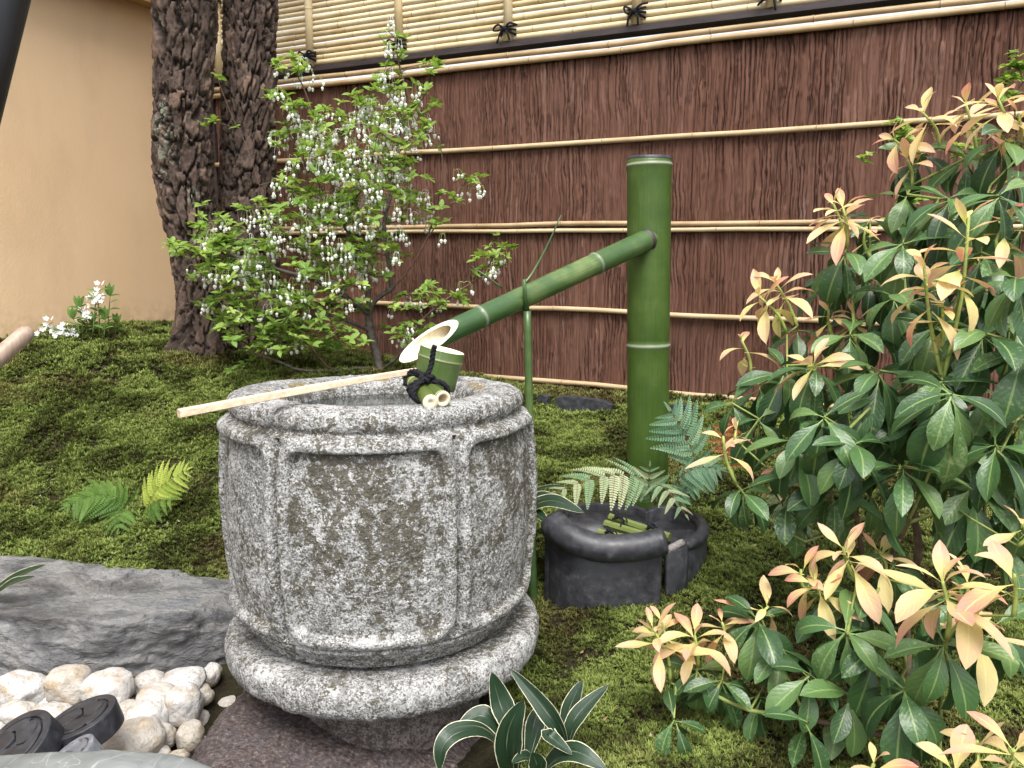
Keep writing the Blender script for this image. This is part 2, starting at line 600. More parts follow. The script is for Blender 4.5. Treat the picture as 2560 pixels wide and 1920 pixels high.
    M['bamboo_deep'] = bamboo('deep_green_bamboo', [(0.3, (0.019, 0.052, 0.016)), (0.5, (0.031, 0.075, 0.023)), (0.62, (0.058, 0.108, 0.032)), (0.8, (0.21, 0.26, 0.09))], (0.32, 0.33, 0.28), 0.34, 0.45, 0.12, 0.35)
    M['bamboo_cup'] = bamboo('cup_bamboo', [(0.3, (0.040, 0.075, 0.016)), (0.5, (0.060, 0.105, 0.024)), (0.7, (0.095, 0.14, 0.045))], (0.24, 0.27, 0.13), 0.42, 0.4, 0.05)
    M['bamboo_olive'] = bamboo('olive_bamboo', [(0.3, (0.060, 0.088, 0.016)), (0.5, (0.10, 0.135, 0.030)), (0.7, (0.17, 0.20, 0.065))], (0.42, 0.42, 0.22), 0.4, 0.45, 0.1)
    s = NT('cut_bamboo')
    n1 = s.noise(s.co('Object'), 140, 3)
    M['bamboo_cut'] = s.done(s.ramp(n1, [(0.3, (0.70, 0.58, 0.36)), (0.55, (0.80, 0.72, 0.54))]), 0.6, transl=0.1)
    s = NT('pale_wood')
    n1 = s.noise(s.co('Object', (60, 4, 60)), 3, 4)
    M['wood_pale'] = s.done(s.ramp(n1, [(0.3, (0.58, 0.43, 0.28)), (0.6, (0.74, 0.60, 0.44))]), 0.55, s.bump(n1, 0.1, 0.002))
    s = NT('handle_wood')
    n1 = s.noise(s.co('Object', (30, 30, 6)), 4, 4)
    M['wood_handle'] = s.done(s.ramp(n1, [(0.3, (0.24, 0.17, 0.12)), (0.7, (0.40, 0.30, 0.23))]), 0.5)
    s = NT('dark_beam')
    n1 = s.noise(s.pos((1, 1, 6)), 12, 4)
    M['beam'] = s.done(s.ramp(n1, [(0.3, (0.022, 0.015, 0.016)), (0.7, (0.05, 0.034, 0.035))]), 0.55)
    s = NT('black_rope')
    n1 = s.noise(s.co('Object'), 500, 3)
    M['rope'] = s.done(s.ramp(n1, [(0.3, (0.006, 0.006, 0.008)), (0.7, (0.022, 0.022, 0.028))]), 0.85, s.bump(n1, 0.8, 0.002), spec=0.15)
    s = NT('black_post')
    n1 = s.noise(s.pos((1, 1, 0.2)), 80, 4)
    M['black'] = s.done(s.ramp(n1, [(0.3, (0.006, 0.006, 0.008)), (0.7, (0.016, 0.017, 0.022))]), 0.5)

    # water
    s = NT('water')
    n1 = s.noise(s.pos((1, 3, 1)), 22, 3)
    M['water'] = s.done((0.02, 0.024, 0.024), 0.03, s.bump(n1, 0.12, 0.004), spec=0.6)

    # leaves: UV.x across (-1..1 -> 0..1), UV.y along
    def leaf(name, base_stops, rib, rough, spec, transl, tip=None, speck=None, coat=0.0, ribw=0.05, stalk=False):
        s = NT(name)
        uvv = s.n('TexCoord').outputs['UV']
        sx = s.n('SeparateXYZ', {0: uvv})
        ax = s.math('ABSOLUTE', s.math('SUBTRACT', sx.outputs[0], 0.5))
        r = s.rand()
        c = s.ramp(r, base_stops)
        if tip is not None:
            tc = s.ramp(s.math('FRACT', s.math('MULTIPLY', r, 7.13)), tip)
            c = s.mix(s.rng(sx.outputs[1], 0.15, 0.75), c, tc)
        p = s.co('Object')
        blot = s.noise(p, 2.2 if coat == 0 else 3.0, 3, 0.6)
        c = s.mix(s.rng(blot, 0.35, 0.7, 0, 0.35), c, s.hsv(c, 0.49, 0.9, 1.45))
        if speck is not None:
            rr = s.rng(s.math('FRACT', s.math('MULTIPLY', r, 3.77)), 0.0, 1.0, 0.67, 0.50)
            sp = s.noise(p, 13, 4, 0.7)
            c = s.mix(s.math('MULTIPLY', s.rng(s.math('SUBTRACT', sp, rr), 0.0, 0.12), 0.6), c, speck)
        c = s.mix(s.rng(ax, ribw * 0.4, ribw, 0.85, 0), c, rib)
        if stalk:
            c = s.mix(s.rng(sx.outputs[1], 0.10, 0.22, 0.85, 0), c, rib)
        vein = s.n('TexWave', {'Vector': s.n('CombineXYZ', {0: s.math('SUBTRACT', sx.outputs[1], s.math('MULTIPLY', ax, 0.5)), 1: 0.0, 2: 0.0}).outputs[0],
                               'Scale': 3.0, 'Distortion': 1.0}).outputs['Fac']
        nrm = s.bump(s.math('ADD', s.math('MULTIPLY', vein, 0.15), s.noise(p, 9, 3)), 0.12, 0.012)
        return s.done(c, rough, nrm, spec=spec, transl=transl, tcol=s.hsv(c, 0.49, 1.1, 1.3), coat=coat)
    M['pieris_green'] = leaf('glossy_leaf', [(0, (0.024, 0.060, 0.019)), (0.4, (0.038, 0.094, 0.029)), (0.7, (0.062, 0.135, 0.040)), (1, (0.10, 0.175, 0.05))],
                             (0.20, 0.29, 0.09), 0.38, 0.45, 0.15, speck=(0.24, 0.31, 0.15), coat=0.05, stalk=True)
    M['pieris_new'] = leaf('young_leaf', [(0, (0.60, 0.54, 0.17)), (0.5, (0.64, 0.52, 0.22)), (1, (0.50, 0.54, 0.14))], (0.66, 0.62, 0.26), 0.5, 0.3, 0.35,
                           tip=[(0, (0.66, 0.50, 0.27)), (0.35, (0.66, 0.42, 0.28)), (0.65, (0.64, 0.27, 0.19)), (0.8, (0.66, 0.40, 0.28)), (1, (0.60, 0.54, 0.22))])
    M['enk_leaf'] = leaf('fresh_leaf', [(0, (0.105, 0.20, 0.030)), (0.5, (0.185, 0.30, 0.055)), (1, (0.32, 0.42, 0.10))], (0.3, 0.44, 0.12), 0.5, 0.3, 0.4)
    s = NT('bell_flower')
    M['bell'] = s.done((0.86, 0.87, 0.82), 0.5, transl=0.35)
    s = NT('flower_stalk')
    M['stalk'] = s.done((0.30, 0.36, 0.12), 0.6)
    M['fern_silver'] = leaf('silver_fern', [(0, (0.15, 0.27, 0.14)), (0.5, (0.24, 0.34, 0.185)), (1, (0.40, 0.43, 0.26))], (0.24, 0.13, 0.06), 0.6, 0.25, 0.25, ribw=0.025)
    M['fern_blue'] = leaf('dark_fern', [(0, (0.085, 0.19, 0.115)), (0.5, (0.14, 0.27, 0.165)), (1, (0.20, 0.33, 0.205))], (0.12, 0.13, 0.06), 0.6, 0.25, 0.25, ribw=0.025)
    M['fern_lime'] = leaf('lime_fern', [(0, (0.26, 0.36, 0.05)), (0.5, (0.36, 0.46, 0.075)), (1, (0.45, 0.52, 0.11))], (0.4, 0.45, 0.1), 0.6, 0.25, 0.35, ribw=0.025)
    M['fern_green'] = leaf('green_fern', [(0, (0.06, 0.13, 0.022)), (1, (0.11, 0.20, 0.035))], (0.1, 0.15, 0.04), 0.6, 0.25, 0.25, ribw=0.025)
    M['fern_red'] = leaf('rusty_fern', [(0, (0.42, 0.13, 0.06)), (1, (0.5, 0.2, 0.09))], (0.3, 0.1, 0.05), 0.6, 0.25, 0.25, ribw=0.025)
    s = NT('variegated_leaf')
    uvv = s.n('TexCoord').outputs['UV']
    sx = s.n('SeparateXYZ', {0: uvv})
    ax = s.math('ABSOLUTE', s.math('SUBTRACT', sx.outputs[0], 0.5))
    wv = s.noise(s.n('Mapping', {0: uvv, 3: (0.3, 7, 1)}).outputs[0], 1.5, 3)
    strk = s.noise(s.n('Mapping', {0: uvv, 3: (26, 1.2, 1)}).outputs[0], 1.0, 3)
    g = s.mix(s.rng(strk, 0.45, 0.7), (0.012, 0.032, 0.015), (0.028, 0.060, 0.028))
    g = s.mix(s.rng(s.noise(s.n('Mapping', {0: uvv, 3: (9, 0.8, 1)}).outputs[0], 1.3, 2), 0.64, 0.69, 0, 0.85), g, (0.50, 0.50, 0.32))
    edge = s.rng(s.math('SUBTRACT', ax, s.math('MULTIPLY', wv, 0.07)), 0.425, 0.44)
    c = s.mix(edge, g, (0.70, 0.68, 0.48))
    c = s.mix(s.rng(s.math('ADD', sx.outputs[1], s.math('MULTIPLY', edge, 0.04)), 1.0, 1.03), c, (0.42, 0.2, 0.08))
    M['variegated'] = s.done(c, 0.33, s.bump(strk, 0.25, 0.01), spec=0.5, transl=0.1, coat=0.1)

    def stem(name, a, b, sc=60):
        s = NT(name)
        n1 = s.noise(s.pos(), sc, 4)
        return s.done(s.ramp(n1, [(0.3, a), (0.7, b)]), 0.7, s.bump(n1, 0.4, 0.003), spec=0.25)
    def branch(name, a, b, ta, tb):
        s = NT(name)
        n1 = s.noise(s.pos(), 70, 4)
        thick = s.ramp(n1, [(0.3, a), (0.7, b)])
        thin = s.ramp(n1, [(0.3, ta), (0.7, tb)])
        return s.done(s.mix(s.attr('val'), thin, thick), 0.7, s.bump(n1, 0.4, 0.003), spec=0.25)
    M['branch_grey'] = branch('grey_branch', (0.055, 0.045, 0.038), (0.16, 0.14, 0.125), (0.07, 0.038, 0.028), (0.14, 0.085, 0.06))
    M['branch_brown'] = branch('brown_branch', (0.07, 0.045, 0.03), (0.20, 0.135, 0.09), (0.15, 0.19, 0.05), (0.28, 0.32, 0.09))
    M['twig'] = stem('grey_twig', (0.055, 0.045, 0.038), (0.16, 0.14, 0.125))
    M['twig_red'] = stem('reddish_twig', (0.08, 0.04, 0.03), (0.17, 0.10, 0.075))
    M['stem_brown'] = stem('brown_stem', (0.07, 0.045, 0.03), (0.20, 0.135, 0.09))
    M['stem_green'] = stem('green_stem', (0.20, 0.27, 0.06), (0.36, 0.42, 0.12))
    M['sprig_green'] = stem('sprig_stem', (0.07, 0.12, 0.03), (0.12, 0.18, 0.05))
    s = NT('white_petals')
    M['petal'] = s.done((0.84, 0.85, 0.84), 0.5, transl=0.25)
    return M


M = make_mats()
# ---------------------------------------------------------------- terrain
CTRL = [P(*q) for q in [(1200, 950, 2.3), (1400, 1085, 1.85), (1250, 1305, 1.5), (1300, 1440, 1.33), (1300, 1640, 1.05),
                        (50, 742, 2.8), (250, 722, 2.95), (440, 752, 2.78), (600, 790, 2.7), (820, 806, 2.65), (250, 900, 2.25), (250, 1100, 1.92), (300, 1200, 1.74),
                        (700, 820, 2.4), (1600, 900, 2.3)]]
CTRL += [np.array(q) for q in [(0, 3.03, .535), (.9, 2.57, .525), (1.5, 2.25, .52), (-.55, 3.31, .60), (-1.0, 3.54, .68), (-1.6, 3.8, .70), (-2.1, 2.6, .70),
                               (.6, 1.0, .30), (.8, 1.5, .34), (1.0, 2.0, .45), (1.5, 1.4, .40), (1.5, .8, .33), (.5, .6, .29), (-.22, 1.75, .36), (-.22, 1.3, .2),
                               (-.6, 1.2, .19), (-1.0, 1.2, .19), (-1.0, .7, .17), (-.4, .7, .17), (-1.5, 1.2, .2), (0, .3, .22), (-1.6, 1.9, .42), (-.7, 1.5, .22), (-1.1, 1.5, .23),
                               (2.5, 2.0, .5), (3, 0, .35), (-3, 0, .2), (-3, 2, .5), (0, -1.5, .2), (0, 6, .5), (-3, 6, .6), (3, 5, .5), (0.02, 1.25, .25)]]
CTRL = np.array(CTRL)


def _tps(r):
    return np.where(r > 1e-9, r * r * np.log(np.maximum(r, 1e-9)), 0)


_n = len(CTRL)
_A = np.zeros((_n + 3, _n + 3))
_r = np.linalg.norm(CTRL[:, None, :2] - CTRL[None, :, :2], axis=-1)
_A[:_n, :_n] = _tps(_r) + np.eye(_n) * 0.01
_A[:_n, _n] = 1
_A[:_n, _n + 1:] = CTRL[:, :2]
_A[_n:, :_n] = _A[:_n, _n:].T
_W = np.linalg.solve(_A, np.concatenate([CTRL[:, 2], [0, 0, 0]]))


def ground_z(x, y, detail=True):
    x = np.asarray(x, float)
    y = np.asarray(y, float)
    xc, yc = np.clip(x, -3, 3), np.clip(y, -1.5, 6)
    z = _W[_n] + _W[_n + 1] * xc + _W[_n + 2] * yc
    for k in range(_n):
        z = z + _W[k] * _tps(np.hypot(xc - CTRL[k, 0], yc - CTRL[k, 1]))
    if detail:
        z = z + 0.022 * (fbm(x * 7, y * 7, 0, 3, 3) - 0.5) + 0.016 * (fbm(x * 24, y * 24, 0, 9, 2) - 0.5) + 0.008 * (fbm(x * 60, y * 60, 0, 19, 2) - 0.5)
    return z


def inside(x, y, poly):
    x, y = np.asarray(x), np.asarray(y)
    r = np.zeros(x.shape, bool)
    n = len(poly)
    for i in range(n):
        x1, y1 = poly[i]
        x2, y2 = poly[(i + 1) % n]
        c = ((y1 > y) != (y2 > y)) & (x < (x2 - x1) * (y - y1) / (y2 - y1 + 1e-12) + x1)
        r ^= c
    return r


BED = [(-1.9, 1.28), (-1.08, 1.30), (-.9, 1.42), (-.55, 1.5), (-.30, 1.5), (-.05, 1.38), (.035, 1.2), (.0, .98), (-.02, .5), (-1.9, .3)]

gx = np.unique(np.concatenate([np.linspace(-14, -2.3, 12), np.linspace(-2.3, 2.2, 300), np.linspace(2.2, 14, 12)]))
gy = np.unique(np.concatenate([np.linspace(-12, .2, 12), np.linspace(.2, 4.1, 260), np.linspace(4.1, 16, 12)]))
GX, GY = np.meshgrid(gx, gy)
gv = np.stack([GX, GY, ground_z(GX, GY)], -1).reshape(-1, 3)
g = obj('ground', gv, grid_faces(len(gx), len(gy)), M['soil'])
tag(g, 'mossy garden soil', kind='structure')

# ---------------------------------------------------------------- fence frame of reference
FD = np.array([0.8913, -0.4533])
FN = np.array([-0.4533, -0.8913])
FSL = -0.0080


def FP(t, off, z):
    """point on the fence: t metres to the right of its middle, off metres proud, z height (rises slightly to the left)"""
    t, off, z = np.broadcast_arrays(np.asarray(t, float), np.asarray(off, float), np.asarray(z, float))
    return np.stack([t * FD[0] + off * FN[0], 3.03 + t * FD[1] + off * FN[1], z + t * FSL], -1)


def t_of(u, v):
    q = P(u, v, 1.0)
    r = q[0]
    return 3.03 * r / (FD[0] - r * FD[1])


T_L, T_R = t_of(462, 60), 2.7
FENCE = thing('bamboo_fence', FP(0, 0, .5), 'tall cedar bark fence with bamboo rails and bamboo lattice top behind the basin', 'fence')
s0 = T_L
k = 0
while s0 < T_R:
    wd = RNG.uniform(.30, .44)
    s1 = min(T_R, s0 + wd)
    ns, nz = int((s1 - s0) / .0023), 150
    S, Z = np.meshgrid(np.linspace(s0, s1, ns), np.linspace(.42, 1.70, nz))
    wp = .014 * (fbm(S * 9, Z * 5, 0, 21, 3) - .5)
    a = S + wp
    n1 = vnoise(a * 75, Z * 3.0, 3.3, 31)
    n2 = vnoise(a * 150, Z * 7, 1.7, 37)
    n3 = vnoise(a * 260, Z * 16, 0, 41)
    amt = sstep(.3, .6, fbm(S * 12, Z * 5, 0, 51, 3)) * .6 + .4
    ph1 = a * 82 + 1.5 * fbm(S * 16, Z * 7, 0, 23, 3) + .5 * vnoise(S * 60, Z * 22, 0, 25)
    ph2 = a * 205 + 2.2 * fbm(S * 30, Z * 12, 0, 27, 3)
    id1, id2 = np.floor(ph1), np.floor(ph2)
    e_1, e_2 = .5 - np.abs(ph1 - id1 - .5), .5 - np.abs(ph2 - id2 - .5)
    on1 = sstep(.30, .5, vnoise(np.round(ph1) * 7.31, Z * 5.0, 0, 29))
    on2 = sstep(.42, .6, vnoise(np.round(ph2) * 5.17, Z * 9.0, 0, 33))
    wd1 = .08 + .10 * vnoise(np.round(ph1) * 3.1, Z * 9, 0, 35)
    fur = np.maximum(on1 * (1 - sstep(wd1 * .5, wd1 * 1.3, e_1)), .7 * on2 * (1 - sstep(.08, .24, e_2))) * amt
    # broken plates: piecewise steps along the grain
    zc_ = Z * 9 + 7 * vnoise(id1 * 1.37, 0.5, 0, 5)
    plate = _hash(id1.astype(np.int64), np.floor(zc_).astype(np.int64), np.zeros(S.shape, np.int64), 9)
    bulge = fbm(S * 6, Z * 1.2, 0, 61, 3)
    H = .012 + .008 * bulge - .0085 * fur + .0042 * plate * amt + .0016 * n2 + .0010 * n3
    edge = np.minimum(S - s0, s1 - S)
    H = H - .003 * (1 - sstep(0, .004, edge))
    cell = np.clip(.38 * plate + .30 * n2 + .30 * _hash(id2.astype(np.int64), np.floor(zc_ * 1.7).astype(np.int64), np.zeros(S.shape, np.int64), 13) + .35 * (bulge - .5) + RNG.uniform(-.05, .05), 0, 1)
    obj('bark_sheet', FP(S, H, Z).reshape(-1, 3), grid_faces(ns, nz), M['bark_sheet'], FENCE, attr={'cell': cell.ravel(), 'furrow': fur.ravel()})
    s0 = s1 + .0003
    k += 1
# backing so that no light comes through between sheets
v = FP(np.array([T_L, T_R, T_R, T_L] * 2), np.array([-.03] * 4 + [.004] * 4), np.array([.3, .3, 1.70, 1.70] * 2))
obj('backing_board', v, [[0, 1, 2, 3], [7, 6, 5, 4], [0, 4, 5, 1], [1, 5, 6, 2], [2, 6, 7, 3], [3, 7, 4, 0]], M['beam'], FENCE, smooth=False)


def culm(p0, p1, r0, r1, nodes, n=10, step=None, ridge=1.12, wob=0.0, closed=True, rw=None):
    """bamboo culm from p0 to p1 with node rings at the given distances; returns v, f, uv, val"""
    p0, p1 = np.asarray(p0, float), np.asarray(p1, float)
    L = np.linalg.norm(p1 - p0)
    rw = rw or r0 * .35
    ss = [0, L]
    for q in nodes:
        for d in (-2.2, -1.0, -.45, -.12, .2, .7, 1.6):
            ss.append(q + d * rw)
    if step:
        ss += list(np.arange(step, L, step))
    ss = np.array(sorted({round(float(x), 5) for x in ss if 0 <= x <= L}))
    rr = r0 + (r1 - r0) * ss / L
    val = np.zeros(len(ss))
    for q in nodes:
        d = (ss - q) / rw
        rr = rr * (1 + (ridge - 1) * np.exp(-((d - .0) / .45) ** 2) + (ridge - 1) * .35 * np.exp(-((d + 1.0) / .8) ** 2) - (ridge - 1) * .5 * np.exp(-((d - .7) / .35) ** 2))
        val = np.maximum(val, np.exp(-((d - .05) / .35) ** 2))
    pts = p0 + (p1 - p0) * (ss / L)[:, None]
    if wob:
        sd_ = RNG.uniform(0, 99)
        pts[:, 2] += wob * (fbm(ss * 2.3, sd_, 0, 5, 2) - .5)
    t, A, B = frames(pts)
    th = np.linspace(0, 2 * np.pi, n, endpoint=False)
    v = (pts[:, None] + rr[:, None, None] * (np.cos(th)[None, :, None] * A[:, None] + np.sin(th)[None, :, None] * B[:, None])).reshape(-1, 3)
    f = [grid_faces(n, len(ss), True)]
    if closed:
        f += [np.array([list(range(n))[::-1]]), np.array([list(range((len(ss) - 1) * n, len(ss) * n))])]
    uv = np.stack([np.tile(th / 6.283, len(ss)), np.repeat(ss, n)], -1)
    return v, f, uv, np.repeat(val, n)


def add_culm(name, mat, parent, *a, **kw):
    v, f, uv, val = culm(*a, **kw)
    return obj(name, v, f, mat, parent, uv=uv, attr={'val': val})


def nodes_for(L, sp):
    q, x = [], RNG.uniform(.05, sp)
    while x < L - .03:
        q.append(x)
        x += sp * RNG.uniform(.8, 1.2)
    return q


LF = T_R - T_L
for z, r, off in [(.556, .0095, .030), (.534, .007, .030), (.822, .0095, .030), (1.103, .0085, .030), (1.123, .009, .031), (1.402, .0095, .030),
                  (1.690, .0105, .034), (1.715, .0105, .032)]:
    add_culm('bamboo_rail', M['bamboo_rail'], FENCE, FP(T_L, off, z), FP(T_R, off, z), r, r * .85, nodes_for(LF, .36), n=8, step=.12, ridge=1.18, wob=.012)
# dark beam on top of the bark
for nm, z0, z1, o0, o1 in [('beam', 1.743, 1.761, -.035, .034)]:
    v = FP(np.array([T_L, T_R] * 4), np.array([o0, o0, o1, o1, o0, o0, o1, o1]), np.array([z0] * 4 + [z1] * 4))
    obj(nm, v, [[0, 2, 3, 1], [4, 5, 7, 6], [2, 6, 7, 3], [0, 1, 5, 4], [0, 4, 6, 2], [1, 3, 7, 5]], M['beam'], FENCE, smooth=False)
# lattice of stacked pale culms
z = 1.776
for k in range(21):
    r = RNG.uniform(.0098, .0115)
    flip = k % 2
    a, b = FP(T_L + RNG.uniform(-.012, .012), .012, z), FP(T_R, .012, z)
    if flip:
        a, b = b, a
    add_culm('bamboo_slat', M['bamboo_pale'], FENCE, a, b, r * 1.06, r * .92, nodes_for(LF, .30), n=8, step=.15, ridge=1.10, wob=.006)
    z += r * 2 + RNG.uniform(-.0004, .0014)
Z_TOP = z
UPR = [t_of(479, 60)] + [t_of(u, v) for u, v in [(680, 150), (872, 125), (1105, 95), (1380, 65), (1668, 25)]]
UPR += [UPR[-1] + .36, UPR[-1] + .74, UPR[-1] + 1.12]


def knot(c, parent, ax, up, out, s, name='rope_knot'):
    """a lashed cross knot with two loose tails around a bamboo upright"""
    mb = MB()
    ax, up, out, c = (np.asarray(q, float) for q in (ax, up, out, c))

    def w(pts, r=.0032):
        pts = [c + ax * a * s + up * b * s + out * d * s for a, b, d in pts]
        mb.add(*tube(smooth_path(pts, 10), r * s, 6))
    j = lambda q: RNG.uniform(-q, q)
    w([(-.024, .012, -.008), (-.010, .005, .010), (0, 0, .015), (.010, -.006, .010), (.024, -.014, -.008)])
    w([(-.024, -.012, -.008), (-.010, -.006, .010), (0, 0, .016), (.010, .006, .010), (.024, .013, -.008)])
    w([(-.024, .002, -.008), (-.010, .001, .011), (.010, -.001, .011), (.024, 0, -.008)])
    w([(0, 0, .015), (-.012, -.010, .018), (-.024 + j(.006), -.030 + j(.008), .012)], .0028)
    w([(0, 0, .015), (.010, -.014, .018), (.016 + j(.008), -.038 + j(.008), .012)], .0028)
    w([(0, 0, .016), (-.02, .012, .02), (-.034 + j(.006), .004 + j(.008), .014), (-.02, -.004, .018), (0, 0, .018)], .0028)
    w([(0, 0, .016), (.018, .012, .02), (.034 + j(.006), .008 + j(.01), .014)], .0028)
    v_, f_ = lathe(c + out * .015 * s, [(0, -.008 * s), (.007 * s, -.005 * s), (.009 * s, 0), (.007 * s, .005 * s), (0, .008 * s)], 8)
    mb.add(v_, f_)
    return mb.build(name, M['rope'], parent)


for i, t in enumerate(UPR):
    lean = RNG.uniform(-.004, .004)
    add_culm('bamboo_upright', M['bamboo_pale'], FENCE, FP(t, .026, 1.764), FP(t + lean, .026, Z_TOP + .02), .0165, .016, [RNG.uniform(.15, .3)], n=12, step=.2, ridge=1.06)
    if i:
        knot(FP(t, .034, 1.80), FENCE, np.append(FD, 0), (0, 0, 1), np.append(FN, 0), 1.25)
v = FP(np.array([T_L - .05, T_R] * 4), np.array([-.06, -.06, .08, .08] * 2), np.array([Z_TOP + .02] * 4 + [Z_TOP + .06] * 4))
obj('cap_board', v, [[0, 2, 3, 1], [4, 5, 7, 6], [2, 6, 7, 3], [0, 1, 5, 4], [0, 4, 6, 2], [1, 3, 7, 5]], M['beam'], FENCE, smooth=False)
# the post where fence and wall meet
v, f = box(FP(T_L - .03, -.0, 1.1), (.05, .05, 1.6), np.stack([np.append(FD, 0), np.append(FN, 0), [0, 0, 1]], 1))
obj('fence_post', v, f, M['beam'], FENCE, smooth=False)

# ---------------------------------------------------------------- ochre garden wall, square to the fence
C0 = FP(T_L - .07, .03, 0)[:2]


def WP(s, off, z):
    """s metres from the corner towards the viewer, off proud of the plaster (to the right)"""
    s, off, z = np.broadcast_arrays(np.asarray(s, float), np.asarray(off, float), np.asarray(z, float))
    return np.stack([C0[0] + s * FN[0] + off * FD[0], C0[1] + s * FN[1] + off * FD[1], z], -1)


Z_EAVE = P(345, 40, C0[1] - .1)[2]
WALL = thing('garden_wall', WP(1.2, 0, .5), 'smooth ochre plastered garden wall under tiled eave behind the pine trunks', 'wall')
S, Z = np.meshgrid(np.linspace(-.1, 4.2, 220), np.linspace(.2, Z_EAVE + .06, 120))
H = .004 * fbm(S * 1.5, Z * 1.5, 0, 71, 2)
obj('plaster', WP(S, H, Z).reshape(-1, 3), grid_faces(220, 120), M['plaster'], WALL)
v = WP(np.array([-.1, 4.2] * 4), np.array([-.16, -.16, -.004, -.004] * 2), np.array([.2] * 4 + [Z_EAVE + .06] * 4))
obj('wall_core', v, [[0, 2, 3, 1], [4, 5, 7, 6], [0, 1, 5, 4], [0, 4, 6, 2], [1, 3, 7, 5]], M['plaster'], WALL, smooth=False)


def wbox(name, s0, s1, o0, o1, z0, z1, mat):
    v = WP(np.array([s0, s1] * 4), np.array([o0, o0, o1, o1] * 2), np.array([z0] * 4 + [z1] * 4))
    return obj(name, v, [[0, 2, 3, 1], [4, 5, 7, 6], [2, 6, 7, 3], [0, 1, 5, 4], [0, 4, 6, 2], [1, 3, 7, 5]], mat, WALL, smooth=False)


wbox('eave_board', -.12, 4.2, .012, .085, Z_EAVE + .004, Z_EAVE + .03, M['eave'])
wbox('eave_fascia', -.13, 4.2, .087, .103, Z_EAVE - .004, Z_EAVE + .05, M['eave'])
wbox('roof_bed', -.14, 4.2, -.2, .12, Z_EAVE + .062, Z_EAVE + .085, M['tile'])
s_ = -.12
while s_ < 4.0:
    pts = [WP(s_, o, Z_EAVE + .12 + .35 * (.14 - o) * .5) for o in (.15, .05, -.05, -.18)]
    v, f = tube(np.array(pts), .045, 12)
    obj('roof_tile', v, f, M['tile'], WALL)
    s_ += .125
# ridge tile end that shows between the two trunks
q = FP(T_L - .035, .055, 0)[:2]
v, f = lathe((q[0], q[1], P(452, 40, q[1])[2] - .10), [(0, 0), (.045, 0), (.045, .10), (.04, .13), (.025, .15), (0, .155)], 20)
obj('corner_tile', v, f, M['tile'], WALL)


# ---------------------------------------------------------------- pine trunks
def worley3(x, y, z, seed):
    ix, iy, iz = np.floor(x).astype(np.int64), np.floor(y).astype(np.int64), np.floor(z).astype(np.int64)
    F1 = np.full(x.shape, 9.0)
    F2 = np.full(x.shape, 9.0)
    ID = np.zeros(x.shape)
    for a in (-1, 0, 1):
        for b in (-1, 0, 1):
            for c in (-1, 0, 1):
                jx, jy, jz = ix + a, iy + b, iz + c
                d = np.sqrt((jx + _hash(jx, jy, jz, seed) - x) ** 2 + (jy + _hash(jx, jy, jz, seed + 1) - y) ** 2 + (jz + _hash(jx, jy, jz, seed + 2) - z) ** 2)
                nw = d < F1
                F2 = np.where(nw, F1, np.minimum(F2, d))
                ID = np.where(nw, _hash(jx, jy, jz, seed + 3), ID)
                F1 = np.where(nw, d, F1)
    return F1, F2, ID


